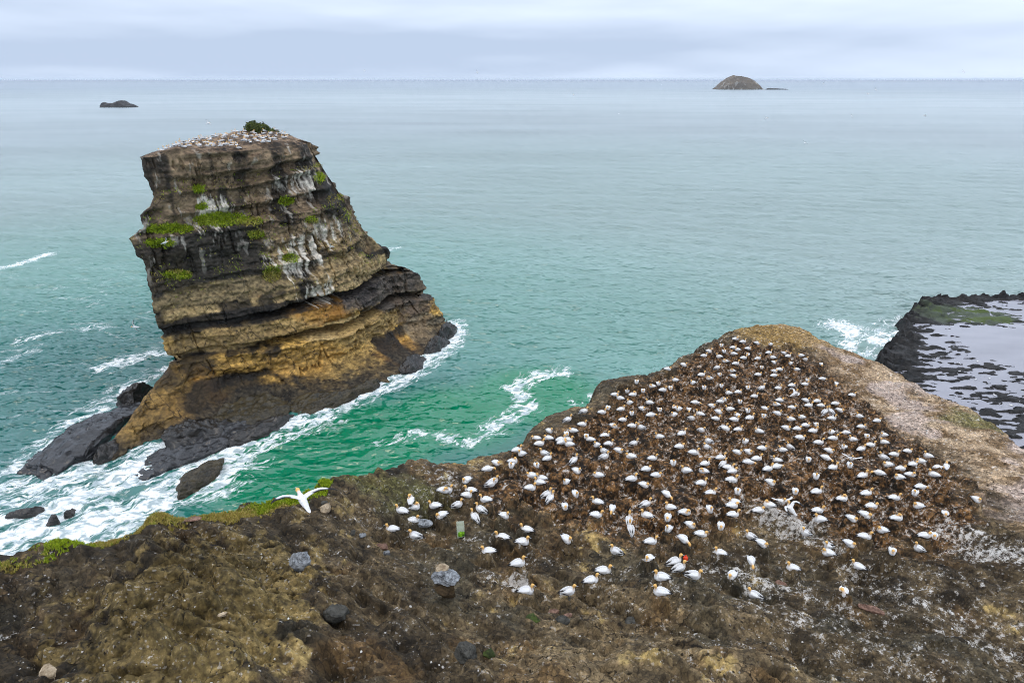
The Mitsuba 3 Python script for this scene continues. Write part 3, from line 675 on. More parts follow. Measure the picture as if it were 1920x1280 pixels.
sz = np.where(sz > .82, .82 + (sz - .82) * np.clip(.24 + .6 * rim + .5 * gb, 0, 1), sz)
sz = np.where(d < .3, np.minimum(sz, 1.2) - 2.4 * (.3 - d), sz)
sz += .16 * (meshkit.fbm(P3(gx, gy, 0, 1.3), 3, 85) - .5) + .22 * (sstep(.5, .7, meshkit.fbm(P3(gx * .45 + gy * .2, gy * 1.6, 2), 4, 86)) - .12)
spts = np.stack([gx, gy, np.maximum(sz, -2)], -1).reshape(-1, 3)
sfa = tri(grid_faces(*gx.shape))
sfa = sfa[(spts[sfa][:, :, 2] > -1.9).any(1)]
GC = [float(a) for a in green]


def shelf_color(p, n, uv):
    mid, fine = pf(p.x * .7, p.y * .7, p.z * .7, 4), pf(p.x * 3, p.y * 3, p.z * 3, 3)
    c = pmix((.004, .004, .004), (.028, .026, .025), ss(.3, .75, .5 * mid + .5 * fine))
    g = dr.exp(-dr.square((p.x - GC[0]) / 10) - dr.square((p.y - GC[1]) / 5))
    c = pmix(c, pmix((.040, .050, .040), (.075, .095, .055), fine), ss(.3, .7, g + .7 * (mid - .5)))
    return pmix(c, (.055, .080, .014), .8 * ss(.55, .75, g * .6 + mid * .6) * ss(.52, .6, pf(p.x * .3 + 2, p.y * .5, 3, 3)))


scene['shelf_rock'] = principled(shelf_color, .6, .2)
put('rock_shelf', mikit.ply((spts, sfa), 'shelf_rock', smooth=40), kind='structure')
scene['pool_water'] = principled(lambda p, n, uv: pmix((.15, .15, .175), (.25, .25, .285), pf(p.x * .12, p.y * .3, 1, 3)), .10, .5)
pool = shapely.Polygon(sh).buffer(-1.6).intersection(shapely.box(40, 40, 128, 120))
pv, pfc = trimesh.creation.triangulate_polygon(pool, engine='earcut')
put('tide_pool', mikit.ply((np.column_stack([pv, np.full(len(pv), .82)]), pfc), 'pool_water'), kind='structure')

# ---------------------------------------------------------------- sea
def foam_path(pxs, w, s):
    q = [by_z(u, v)[:2] for u, v in pxs]
    return [(float(a[0]), float(a[1]), float(b[0]), float(b[1]), w, s) for a, b in zip(q[:-1], q[1:])]


FOAM = (foam_path([(420, 868), (475, 812), (560, 788), (660, 748), (765, 703), (835, 655), (852, 608)], 2.6, .95) + foam_path([(410, 905), (455, 850), (520, 812), (600, 785)], 3.6, .90)
        + foam_path([(-60, 1010), (60, 985), (170, 930), (265, 875), (300, 850)], 5.0, 1.0) + foam_path([(-40, 1080), (100, 1010), (250, 965), (330, 915), (440, 835)], 3.8, 1.05) + foam_path([(-60, 940), (70, 915), (160, 880)], 4.0, .85)
        + foam_path([(20, 890), (100, 825), (190, 760), (230, 730)], 3.2, .75) + foam_path([(195, 690), (250, 672), (325, 655)], 2.6, .8) + foam_path([(230, 730), (315, 690)], 2.4, .65)
        + foam_path([(-20, 508), (40, 492), (95, 476)], 2.3, .85) + foam_path([(40, 640), (120, 620), (200, 612)], 2.0, .62) + foam_path([(0, 680), (60, 650)], 2.2, .55)
        + foam_path([(915, 808), (965, 780), (990, 760), (962, 728), (1000, 708), (1062, 698)], 1.9, .92) + foam_path([(720, 828), (775, 815), (880, 832), (935, 806)], 1.7, .72) + foam_path([(1075, 755), (1120, 738)], 1.4, .7)
        + foam_path([(1575, 610), (1610, 628), (1650, 640), (1700, 628)], 4.0, .95) + foam_path([(1600, 650), (1650, 668)], 3.0, .85) + foam_path([(1650, 605), (1690, 600)], 3.0, .6) + foam_path([(715, 472), (750, 462)], 1.6, .6)
        + foam_path([(845, 620), (868, 612), (850, 640)], 1.2, .7))
GREEN = [[float(a) for a in by_z(*q)] for q in ((620, 850), (720, 810), (520, 870), (850, 780), (1000, 740))]


def foam_amount(p, n, uv):
    x, y = p.x, p.y
    wx, wy = x + 1.5 * (pf(x * .5, y * .5, 3, 3) - .5), y + 1.5 * (pf(x * .5, y * .5, 7, 3) - .5)
    dens = mi.Float(0)
    for ax, ay, bx, by_, w, s in FOAM:
        ex, ey = bx - ax, by_ - ay
        t = dr.clip(((wx - ax) * ex + (wy - ay) * ey) / (ex * ex + ey * ey + 1e-6), 0, 1)
        dd = dr.sqrt(dr.square(wx - ax - t * ex) + dr.square(wy - ay - t * ey))
        dens = dr.maximum(dens, s * dr.exp(-dr.square(dd / w)))
    sa, ta = (wx + wy) * .707, (wy - wx) * .707
    a = 1 - dr.abs(2 * pf(sa * .34, ta * 1.0, 2, 4) - 1)
    b = 1 - dr.abs(2 * pf(sa * .95, ta * 2.5, 5, 3) - 1)
    e = 1 - dr.abs(2 * pf(sa * 2.2, ta * 5.6, 7, 3) - 1)
    lace = .42 * a + .33 * b + .25 * e
    lo = 1.01 - .45 * dens
    f = .93 * ss(lo, lo + .20, lace) * ss(.12, .45, dens)
    # a few thin old streaks of foam drifting elsewhere
    st = 1 - dr.abs(2 * pf(x * .05 + y * .02, y * .16, 9, 4) - 1)
    f = dr.maximum(f, .40 * ss(.955, .995, st) * ss(.74, .92, lace) * ss(-5, -45, x + .25 * y) * ss(160, 90, y))
    return dr.clip(f, 0, 1)


def water_color(p, n, uv):
    x, y = p.x, p.y
    r = dr.sqrt(x * x + y * y)
    v = pf(x * .020, y * .045, 1, 4)
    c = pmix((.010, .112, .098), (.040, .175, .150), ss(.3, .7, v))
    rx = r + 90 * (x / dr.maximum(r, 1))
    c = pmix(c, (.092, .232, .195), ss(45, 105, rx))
    c = pmix(c, (.182, .258, .246), ss(75, 210, rx))  # paler with distance: sky reflection and haze painted into the base colour
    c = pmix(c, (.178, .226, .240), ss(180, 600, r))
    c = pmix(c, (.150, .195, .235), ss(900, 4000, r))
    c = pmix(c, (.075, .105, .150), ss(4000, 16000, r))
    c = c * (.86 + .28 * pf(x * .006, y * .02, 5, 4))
    g = mi.Float(0)
    for q in GREEN:
        g = dr.maximum(g, dr.exp(-dr.square((x - q[0]) / 9) - dr.square((y - q[1]) / 8)))
    c = pmix(c, (.001, .165, .075), ss(.10, .65, g))
    lf = dr.exp(-dr.square((x + 50) / 22) - dr.square((y - 70) / 30))
    return pmix(c, (.006, .085, .078), .65 * lf)


scene['foam_white'] = principled(lambda p, n, uv: pmix((.36, .43, .45), (.80, .82, .82), ss(.3, .60, pf(p.x * 1.6, p.y * 3.2, 4, 4))), .8, .2)
def ripples(p, n, uv):
    x, y = p.x, p.y
    wx, wy = x + .9 * (pf(x * .25, y * .25, 1, 2) - .5), y + .9 * (pf(x * .25, y * .25, 6, 2) - .5)
    h = mi.Float(0)
    for lam, deg, a in ((3.6, -92, .016), (2.9, -118, .014), (2.3, -75, .013), (1.9, -104, .011), (1.5, -130, .008), (1.25, -86, .008), (1.0, -60, .006), (.8, -110, .005)):
        k = 2 * math.pi / lam
        h += a * dr.sin(k * (wx * math.cos(math.radians(deg)) + wy * math.sin(math.radians(deg))) + 3 * lam)
    c1 = 1 - dr.abs(2 * pf(wx * .20 + wy * .05, wy * .46, 3, 3) - 1)
    c2 = 1 - dr.abs(2 * pf(wx * .55 - wy * .10, wy * 1.15, 8, 3) - 1)
    far = ss(2200, 350, dr.sqrt(x * x + y * y))
    return (h * 2.0 + .60 * c1 + .30 * c2) * far * (.6 + .8 * pf(x * .012, y * .03, 4, 3))


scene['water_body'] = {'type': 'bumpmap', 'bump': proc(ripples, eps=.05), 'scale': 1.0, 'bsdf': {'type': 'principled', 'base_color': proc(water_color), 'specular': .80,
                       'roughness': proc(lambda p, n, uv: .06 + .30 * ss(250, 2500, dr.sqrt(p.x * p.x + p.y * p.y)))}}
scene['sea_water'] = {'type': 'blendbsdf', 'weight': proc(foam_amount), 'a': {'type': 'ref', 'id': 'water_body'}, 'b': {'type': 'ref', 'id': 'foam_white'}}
rr = [24.0]
while rr[-1] < 80000:
    r = rr[-1]
    rr.append(r * (1 + (.010 if r < 46 else .0042 if r < 150 else .0075 if r < 500 else .034)))
rr = np.array(rr)
th = np.concatenate([np.linspace(-180, -48, 60, endpoint=False), np.linspace(-48, 48, 730), np.linspace(48, 180, 61)[1:]])
R_, TH = np.meshgrid(rr, np.radians(th), indexing='ij')
wx, wy = R_ * np.sin(TH), R_ * np.cos(TH)
cell = np.maximum(R_ * math.radians(96 / 729), np.gradient(rr)[:, None])
wz, wr = np.zeros_like(wx), np.random.default_rng(5)
gust = 0.55 + 0.9 * meshkit.fbm(P3(wx * .010, wy * .025, 0), 3, 91)
for lam in np.geomspace(0.75, 17, 64):
    ang = math.radians(-97 + wr.normal() * 30)
    amp = 0.0085 * min(lam, 3.0 + .25 * lam) ** 0.80 * (lam > 0)
    ph = (wx * math.cos(ang) + wy * math.sin(ang)) * 2 * math.pi / lam + wr.uniform(0, 7)
    s = np.sin(ph)
    wz += amp * np.clip((lam / cell - 2.2) / 2, 0, 1) * (s + .28 * np.cos(2 * ph)) * (gust if lam < 5 else 1)
stk_d = np.full(wx.shape, 1e9)
put('sea', mikit.ply((np.stack([wx, wy, wz], -1).reshape(-1, 3), tri(grid_faces(*wx.shape))), 'sea_water', smooth=True), kind='structure')


# ---------------------------------------------------------------- far islands
def island(px0, px1, v_base, prof, depth, seed, mat, n=120, m=60, rough=.07):
    p0, p1 = by_z(px0, v_base), by_z(px1, v_base)
    L = np.linalg.norm(p1 - p0)
    a = np.linspace(0, 1, n)
    t = np.linspace(-1, 1, m)
    A, B = np.meshgrid(a, t, indexing='ij')
    H = np.interp(A, *zip(*prof)) * L
    h = H * np.sqrt(np.clip(1 - np.abs(B) ** 2.4, 0, 1))
    x, y = p0[0] + (p1[0] - p0[0]) * A, p0[1] + B * depth * L * (.35 + .65 * np.sqrt(np.clip(np.interp(A, *zip(*prof)) / max(q[1] for q in prof), 0, 1))) + depth * L
    nz = meshkit.fbm(np.stack([A * 7, B * 4, h / L * 7], -1), 5, seed) - .5
    h = h * (1 + 2.6 * rough * nz) + rough * L * .35 * nz - .02 * L * (np.abs(B) > .93) - .004 * L
    y = y + rough * L * 1.2 * (meshkit.fbm(np.stack([A * 9, B * 3, h / L * 12], -1), 4, seed + 1) - .5)
    f = tri(grid_faces(n, m))
    return mikit.ply((np.stack([x, y, h], -1).reshape(-1, 3), f[:, ::-1]), mat, smooth=40)


scene['far_rock'] = two(principled(lambda p, n, uv: pmix(pmix((.060, .050, .042), (.17, .135, .10), pf(p.x * .05, p.y * .05, p.z * .09, 4)), (.32, .30, .27), .7 * ss(.56, .7, pf(p.x * .12, p.y * .05, p.z * .04, 4)) * ss(48, 22, p.z)), .85, .2))
scene['dark_islet_rock'] = two(principled(ROCKCOL((.012, .012, .014), (.06, .058, .058), .2), .7, .3))
put('island', island(1352, 1447, 168.5, [(0, 0), (.05, .055), (.13, .135), (.24, .215), (.34, .258), (.45, .262), (.55, .240), (.65, .218), (.75, .165), (.83, .105), (.90, .035), (1, 0)], .42, 501, 'far_rock'), 'domed grey-brown island with pale streaks on the right horizon', 'island')
put('island_001', island(1441, 1482, 168.6, [(0, 0), (.1, .07), (.5, .06), (.9, .03), (1, 0)], .3, 502, 'dark_islet_rock', 60, 24), 'thin low reef trailing off the right end of the domed island', 'island')
put('island_002', island(185, 246, 202, [(0, .10), (.01, .14), (.10, .115), (.30, .13), (.45, .17), (.58, .205), (.66, .19), (.75, .12), (.85, .09), (.95, .05), (1, 0)], .3, 503, 'dark_islet_rock', 120, 40), 'small black rocky islet far out on the left', 'island')


# ---------------------------------------------------------------- gannets
def loft(cs, rs, sides=10, hint=(0, 1, 0)):
    c, r = np.asarray(cs, float), np.asarray(rs, float)
    tan = np.gradient(c, axis=0)
    tan /= np.linalg.norm(tan, axis=1, keepdims=True)
    s = np.asarray(hint, float)
    v, ring = [], np.arange(sides) / sides * 2 * np.pi
    for i in range(len(c)):
        s = s - (s @ tan[i]) * tan[i]
        s /= np.linalg.norm(s)
        w = np.cross(tan[i], s)
        v.append(c[i] + np.outer(np.cos(ring), s) * r[i, 0] + np.outer(np.sin(ring), w) * r[i, 1])
    v = np.vstack(v + [c[:1], c[-1:]])
    f = list(map(list, tri(grid_faces(len(c), sides, wrap=True))))
    a, b, base = len(c) * sides, len(c) * sides + 1, (len(c) - 1) * sides
    for j in range(sides):
        k = (j + 1) % sides
        f += [[a, k, j], [b, base + j, base + k]]
    m = trimesh.Trimesh(v, np.array(f), process=False)
    if m.volume < 0:
        m.invert()
    return m


def resample(a, n):
    a = np.asarray(a, float)
    t = np.linspace(0, 1, len(a))
    return np.column_stack([PchipInterpolator(t, a[:, i])(np.linspace(0, 1, n)) for i in range(a.shape[1])])


def to_man(m):
    return manifold3d.Manifold(manifold3d.Mesh(np.asarray(m.vertices, np.float32), np.asarray(m.faces, np.uint32)))


TRUNK = [(-.47, 0, .060, .012, .008), (-.38, 0, .075, .045, .018), (-.26, 0, .100, .078, .058), (-.11, 0, .118, .112, .098), (.05, 0, .115, .122, .112), (.16, 0, .130, .100, .104)]
POSE = {
    's': TRUNK + [(.212, 0, .190, .062, .070), (.212, 0, .270, .046, .049), (.208, 0, .338, .041, .043), (.232, 0, .392, .046, .046), (.278, 0, .390, .034, .036), (.306, 0, .378, .018, .020)],
    'n': TRUNK + [(.190, 0, .178, .070, .074), (.185, 0, .228, .052, .054), (.190, 0, .262, .045, .047), (.222, 0, .286, .047, .046), (.264, 0, .272, .034, .036), (.286, 0, .252, .018, .020)],
    'd': TRUNK + [(.232, 0, .150, .066, .070), (.296, 0, .150, .046, .048), (.350, 0, .135, .041, .043), (.395, 0, .108, .046, .045), (.420, 0, .066, .034, .035), (.425, 0, .040, .018, .020)],
    'k': TRUNK + [(.205, 0, .190, .064, .070), (.200, .02, .255, .046, .048), (.165, .05, .300, .042, .043), (.110, .075, .312, .046, .045), (.068, .090, .296, .034, .035), (.045, .098, .276, .018, .020)],
    'u': [(-.42, 0, .150, .012, .008), (-.33, 0, .180, .045, .020), (-.20, 0, .225, .076, .060), (-.06, 0, .275, .108, .098), (.07, 0, .320, .114, .108), (.150, 0, .375, .086, .090), (.185, 0, .440, .056, .060), (.182, 0, .510, .043, .045), (.178, 0, .575, .041, .043),
          (.205, 0, .622, .046, .046), (.250, 0, .622, .034, .036), (.280, 0, .612, .018, .020)],
    'p': [(-.36, 0, .110, .012, .008), (-.28, 0, .160, .045, .020), (-.17, 0, .225, .076, .060), (-.05, 0, .295, .104, .096), (.06, 0, .365, .108, .100), (.120, 0, .430, .080, .084), (.145, 0, .500, .054, .056), (.150, 0, .570, .042, .044), (.150, 0, .635, .040, .042),
          (.158, 0, .690, .045, .046), (.168, 0, .740, .033, .035), (.174, 0, .772, .018, .020)],
    'f': [(-.50, 0, .00, .010, .006), (-.42, 0, .00, .050, .014), (-.30, 0, .00, .060, .042), (-.12, 0, .00, .088, .080), (.06, 0, .00, .098, .094), (.18, 0, .01, .078, .076), (.25, 0, .02, .054, .055), (.31, 0, .03, .044, .046), (.36, 0, .035, .042, .044),
          (.40, 0, .04, .045, .045), (.445, 0, .035, .033, .034), (.475, 0, .028, .018, .018)]}
POSE['w'] = POSE['u']
BILL = {'s': ((.294, 0, .384), (.398, 0, .340)), 'n': ((.276, 0, .262), (.335, 0, .182)), 'd': ((.424, 0, .058), (.428, 0, -.045)), 'k': ((.055, .094, .286), (-.030, .120, .232)), 'u': ((.268, 0, .617), (.372, 0, .592)), 'p': ((.170, 0, .755), (.192, 0, .865)),
        'f': ((.462, 0, .032), (.570, 0, .012))}
BILL['w'] = BILL['u']


def wing_folded(side, body, n):
    up = body[4][2] - .115
    pit = (body[5][2] - body[2][2]) * .55
    pts_ = np.array([(.135, .085, .150 + .045), (.08, .112, .150 + .02), (-.05, .122, .150), (-.18, .100, .142), (-.30, .066, .125), (-.40, .035, .105), (-.475, .014, .088)])
    pts_[:, 2] += up + pit * pts_[:, 0] / .25 * .55
    pts_[:, 1] *= side
    rad = np.array([(.030, .015), (.072, .024), (.088, .028), (.074, .024), (.050, .018), (.030, .012), (.010, .006)])
    return resample(pts_, n), resample(rad, n)


def spread_wing(side, root, n, lift, span=.84, half=False):
    x, z = root
    if half:
        a = np.array([(x, .06, z), (x + .05, .22, z + .10), (x + .02, .36, z + .15), (x - .12, .47, z + .12), (x - .30, .52, z + .05), (x - .45, .53, z - .01)])
        ch = np.array([.085, .088, .080, .066, .042, .012])
    else:
        a = np.array([(x, .05, z), (x + .07, .24, z + .24 * lift), (x + .09, .44, z + .40 * lift), (x + .02, .62, z + .56 * lift), (x - .09, .78, z + .70 * lift), (x - .17, span, z + .76 * lift)])
        ch = np.array([.080, .078, .068, .050, .028, .008])
    a[:, 1] *= side
    return resample(a, n), resample(np.column_stack([ch, ch * .14 + .006]), n)


def gannet(pose, lod):
    sp = np.array(POSE[pose])
    sp[-4:, 3:] *= np.array([1.16, 1.22, 1.2, 1.15])[:, None]
    if pose != 'f':
        sp[1:6, 3:] *= np.array([1.06, 1.10])
    n, sides, wn = (26, 12, 12) if lod == 0 else (15, 8, 7)
    q = resample(sp, n)
    body = loft(q[:, :3], q[:, 3:], sides)
    head_line = resample(sp[-5:, :3], 12)
    parts, tips = to_man(body), []
    for s_ in (-1, 1):
        if pose == 'f':
            c, r = spread_wing(s_, (.07, .03), wn + 4, .22)
            m = loft(c, r, 8, hint=(1, 0, 0))
        elif pose == 'w':
            c, r = spread_wing(s_, (.05, .36), wn + 4, .3, half=True)
            m = loft(c, r, 8, hint=(1, 0, .2))
        else:
            c, r = wing_folded(s_, sp, wn)
            m = loft(c, r, 8, hint=(0, 0, 1))
        parts = parts + to_man(m)
        tips.append((c, r))
    out = parts.to_mesh()
    v, f = np.array(out.vert_properties[:, :3], float), np.array(out.tri_verts)
    hd = cKDTree(head_line).query(v)
    front = np.linspace(0, 1, 12)[hd[1]]
    gold = sstep(-.10, .22, front) * (hd[0] < .085)
    black = np.zeros(len(v))
    bd = cKDTree(q[:, :3]).query(v)
    for c, r in tips:
        dk, k_ = cKDTree(c).query(v)
        tt = np.linspace(0, 1, len(c))[k_]
        on = (dk < r[k_, 0] * 1.25 + .006)
        if pose in 'fw':
            off = v[:, 0] - c[k_, 0]
            trailing = off < -.15 * r[k_, 0]
            black = np.maximum(black, on * ((tt > .62) | (trailing & (tt > .26))) * 1.0)
        else:
            low = (c[k_, 2] - v[:, 2]) > (.10 - .55 * sstep(.45, .8, tt)) * r[k_, 0]
            black = np.maximum(black, on * np.maximum(low * (tt > .34) * .97, sstep(.74, .80, tt)))
    if pose != 'f':
        tail = (bd[0] < .09) & (q[bd[1], 0] < q[:, 0].min() + .05)
        black = np.maximum(black, tail * .9)
    black = black * (gold < .2)
    body_v, body_f = v, f
    bl = loft([BILL[pose][0], (np.array(BILL[pose][0]) * .45 + np.array(BILL[pose][1]) * .55), BILL[pose][1]], [(.017, .018), (.010, .012), (.003, .003)], 7, hint=(0, 1, .01))
    legs = []
    if pose in 'upw':
        bz = sp[3][2]
        for s_ in (-1, 1):
            l = [loft([(.0, s_ * .05, bz - .06), (-.01, s_ * .055, .06), (-.005, s_ * .06, .015)], [(.014, .014), (.010, .010), (.010, .010)], 6, hint=(1, 0, 0)),
                 loft([(-.015, s_ * .06, .012), (.035, s_ * .065, .012), (.085, s_ * .07, .006)], [(.012, .008), (.030, .008), (.042, .005)], 6, hint=(0, 1, 0))]
            legs.append(trimesh.util.concatenate(l))
    return (body_v, body_f, np.stack([gold, black], -1)), bl, legs


scene['plumage'] = {'type': 'principled', 'base_color': proc(lambda p, n, uv: pmix(pmix((.66, .66, .66), (.74, .44, .15), uv.x), (.020, .019, .020), uv.y)), 'roughness': .75, 'specular': .15, 'sheen': .15}
scene['bill_grey'] = principled((.42, .46, .50), .4, .4)
scene['foot_dark'] = principled((.05, .055, .05), .6, .3)
protos = {}
for p in 'sndkupwf':
    for lod in (0, 1):
        (v, f, uv), bl, legs = gannet(p, lod)
        protos[p, lod] = (mikit.ply((v, f), 'plumage', smooth=True, uv=uv), mikit.ply(bl, 'bill_grey', smooth=True), [mikit.ply(l, 'foot_dark', smooth=True) for l in legs])


def place_bird(key, pose, lod, tw):
    b, bl, legs = protos[pose, lod]
    scene[key + '__body'] = {**b, 'to_world': tw}
    scene[key + '__bill'] = {**bl, 'to_world': tw}
    for i, l in enumerate(legs):
        scene[key + '__leg' + (f'_{i:03d}' if i else '')] = {**l, 'to_world': tw}


HUMAN = {'s': 'sitting head-up', 'n': 'sitting with tucked head', 'd': 'reaching its head down', 'k': 'preening its back', 'u': 'standing neck stretched', 'p': 'standing with bill skyward', 'w': 'with half-open wings'}
FACE = {'R': 'facing right', 'L': 'facing left', 'T': 'facing the camera', 'A': 'facing away', 'RT': 'facing right towards camera', 'LT': 'facing left towards camera', 'RA': 'facing away right', 'LA': 'facing away left'}
BANDS = [(0, 700, 'far tip'), (700, 765, 'far slope'), (765, 830, 'upper middle slope'), (830, 895, 'middle slope'), (895, 960, 'lower middle slope'), (960, 1020, 'near slope'), (1020, 2000, 'front edge')]
zs = fine_h(np.array([b[4][0] for b in birds]), np.array([b[4][1] for b in birds]))
classes = {}
for b in birds:
    k = next(i for i, (a, c, _) in enumerate(BANDS) if a <= b[1] < c)
    classes.setdefault((k,), []).append(b)
third = {}
for (k,), bs in classes.items():
    us = sorted(b[0] for b in bs)
    lo, hi = us[0], us[-1]
    for b in bs:
        third[id(b)] = ('left', 'middle', 'right')[min(2, int(3 * (b[0] - lo) / (hi - lo + 1e-6)))]
cl2 = {}
for b in birds:
    k = next(i for i, (a, c, _) in enumerate(BANDS) if a <= b[1] < c)
    cl2.setdefault((b[3], b[2], k, third[id(b)]), []).append(b)
ORD = ['first', 'second', 'third', 'fourth', 'fifth', 'sixth', 'seventh', 'eighth', 'ninth', 'tenth', 'eleventh', 'twelfth']
bird_label = {}
for (p, f, k, t3), bs in cl2.items():
    bs.sort(key=lambda b: b[0])
    for i, b in enumerate(bs):
        where = f'{BANDS[k][2]}, {t3} third'
        tail = '' if len(bs) == 1 else (', leftmost' if i == 0 else ', rightmost' if i == len(bs) - 1 else f', {ORD[i]} from left')
        bird_label[id(b)] = f'gannet {HUMAN[p]} {FACE[f]}, {where}{tail}'
br = np.random.default_rng(11)
for b, z in zip(birds, zs):
    x, y = b[4][0], b[4][1]
    tz = x * CP / (y * CP + (CAM_H - z) * SP)
    a_ = math.radians(ANG[b[2]])
    head = math.atan2(math.sin(a_), math.cos(a_) + math.sin(a_) * tz) + br.normal() * .16
    key = numbered('gannet')
    s = br.uniform(.86, .96)
    tw = T().translate([x, y, z - .025]).rotate([0, 0, 1], math.degrees(head)).rotate([0, 1, 0], br.normal() * 3).scale([s * .88, s * 1.02, s * 1.06])
    if b[3] == 'k' and br.uniform() < .5:
        tw = tw.scale([1, -1, 1])
    place_bird(key, b[3], 0 if b[1] > 900 else 1, tw)
    labels[key] = {'label': bird_label[id(b)], 'category': 'gannet', 'group': 'gannets nesting on the headland'}

# in the air
FLY = [(568, 938, 15.6, 128, 12, 'f', 'gannet gliding in with spread wings over the grassy cliff edge'), (254, 613, 64, 190, 68, 'f', 'gannet banking over the sea left of the stack'), (309, 455, 68, 50, -50, 'f', 'white bird flying past the lower grass ledge of the stack'),
       (390, 231, 118, 60, 40, 'f', 'gannet flying high above the left end of the stack top'), (621, 462, 84, 200, 30, 'f', 'white bird flying before the right face of the stack'), (894, 136, 200, 30, 50, 'f', 'bird flying above the horizon left of centre'), (684, 133, 260, 200, -30, 'f', 'tiny bird above the horizon over the stack'),
       (1545, 158, 240, 100, 40, 'f', 'bird flying right of the domed island'), (1627, 176, 220, 10, 35, 'f', 'lower of two birds flying close together on the right'), (1642, 169, 200, 40, 50, 'f', 'upper of two birds flying close together on the right'), (1597, 218, 200, 80, 50, 'f', 'bird flying low over the sea at the right'),
       (1735, 217, 190, 150, 20, 'f', 'pale bird flying low over the sea farthest right'), (1806, 135, 200, 20, 45, 'f', 'bird flying above the horizon at the far right'), (1075, 178, 230, 60, 30, 'f', 'bird flying below the horizon near the centre'), (1437, 222, 210, 10, 25, 'f', 'bird flying below the domed island'),
       (1509, 268, 180, 60, 30, 'f', 'bird flying over open sea below the reef'), (1160, 213, 240, 100, 35, 'f', 'bird flying over open sea right of centre')]
for u, v, dep, hd, bank, p, lab in FLY:
    c = by_depth(u, v, dep)
    key = numbered('flying_gannet')
    tw = T().translate(list(c)).rotate([0, 0, 1], hd).rotate([1, 0, 0], bank).rotate([0, 1, 0], -8)
    place_bird(key, p, 0 if dep < 30 else 1, tw)
    labels[key] = {'label': lab, 'category': 'gannet', 'group': 'gannets in flight'}

# the colony on the stack: too many and too small to part, one flock
fl = np.random.default_rng(12)
top_tree = cKDTree(stack_pts[:(NR + 8) * NT, :2])
fv, ff, fuv, spots = [], [], [], []
tp = shapely.Polygon(side[0, ::8, :2]).buffer(0).buffer(-.7)
tries = 0
while len(spots) < 132 and tries < 20000:
    tries += 1
    q = np.array([fl.uniform(-46, -26), fl.uniform(73, 104)])
    if not shapely.contains_xy(tp, *q) or (spots and np.min(np.hypot(*(np.array(spots) - q).T)) < .98):
        continue
    front = shapely.Point(q).distance(tp.exterior)
    if front < .6 and fl.uniform() < .8 or q[0] > -31.5:
        continue
    spots.append(q)
mesh_s = {p: gannet(p, 1)[0] for p in 'snu'}
for q in spots:
    v, f, uv = mesh_s['snu'[fl.integers(0, 3)]]
    a = fl.uniform(0, 2 * np.pi) if fl.uniform() < .4 else fl.normal(math.pi * .05, .5) + math.pi * fl.integers(0, 2)
    R = np.array([[math.cos(a), -math.sin(a), 0], [math.sin(a), math.cos(a), 0], [0, 0, 1]])
    zt = stack_pts[top_tree.query(q)[1], 2]
    ff.append(f + sum(map(len, fv)))
    fv.append(v @ R.T * 1.05 + np.array([q[0], q[1], zt - .03]))
    fuv.append(uv)
put('gannet_flock', mikit.ply((np.vstack(fv), np.vstack(ff)), 'plumage', smooth=True, uv=np.vstack(fuv)), 'flock of small white gannets nesting on the flat top of the sea stack', 'flock', kind='stuff')

# gulls resting on the wet shelf
scene['gull_feather'] = {'type': 'principled', 'base_color': proc(lambda p, n, uv: pmix((.80, .80, .80), (.13, .13, .14), uv.y)), 'roughness': .7, 'specular': .2}
gv, gf, guv = mesh_s['s']
gull = mikit.ply((gv * .62, gf), 'gull_feather', smooth=True, uv=guv)
GULLS = [(1798, 679, 'gull on the wet shelf, farther left of the top pair'), (1833, 675, 'gull on the wet shelf, right one of the top pair'), (1799, 694, 'gull on the wet shelf just below the top left one'), (1830, 709, 'gull on the wet shelf, left one of the middle pair'), (1856, 707, 'gull on the wet shelf, right one of the middle pair'),
         (1865, 738, 'tall-looking gull on the wet shelf below the middle pair'), (1910, 750, 'gull on the wet shelf nearest the right edge'), (1873, 754, 'gull on the wet shelf left of two by the lower dark rocks'), (1896, 757, 'gull on the wet shelf between two others near the right edge'), (1855, 797, 'gull at the shelf edge just beyond the sandy headland flank'),
         (1897, 815, 'lowest gull at the shelf edge, nearest the headland')]
for u, v, lab in GULLS:
    c = by_z(u, v, 1.05)
    put(numbered('gull'), {**gull, 'to_world': T().translate([c[0], c[1], .80]).rotate([0, 0, 1], float(br.uniform(0, 360)))}, lab, 'gull', 'gulls on the wet rock shelf')

# ---------------------------------------------------------------- stones and small things on the headland
def on_ground(u, v, up=0.0):
    c = march(u, v, up)
    return np.array([c[0], c[1], float(fine_h(c[0], c[1])[0])])


def stone(u, v, size, seed, mat, lab, rot=0.0, sink=.36, sub=4, rough=.12, name='stone'):
    c = on_ground(u, v)
    size = tuple(.88 * q for q in size)
    m = rock_mesh(size, seed, sub=sub, rough=rough)
    return put(numbered(name), mikit.ply(m, mat, smooth=32, to_world=T().translate([c[0], c[1], c[2] + size[2] * (1 - sink * 2)]).rotate([0, 0, 1], rot)), lab, 'stone')


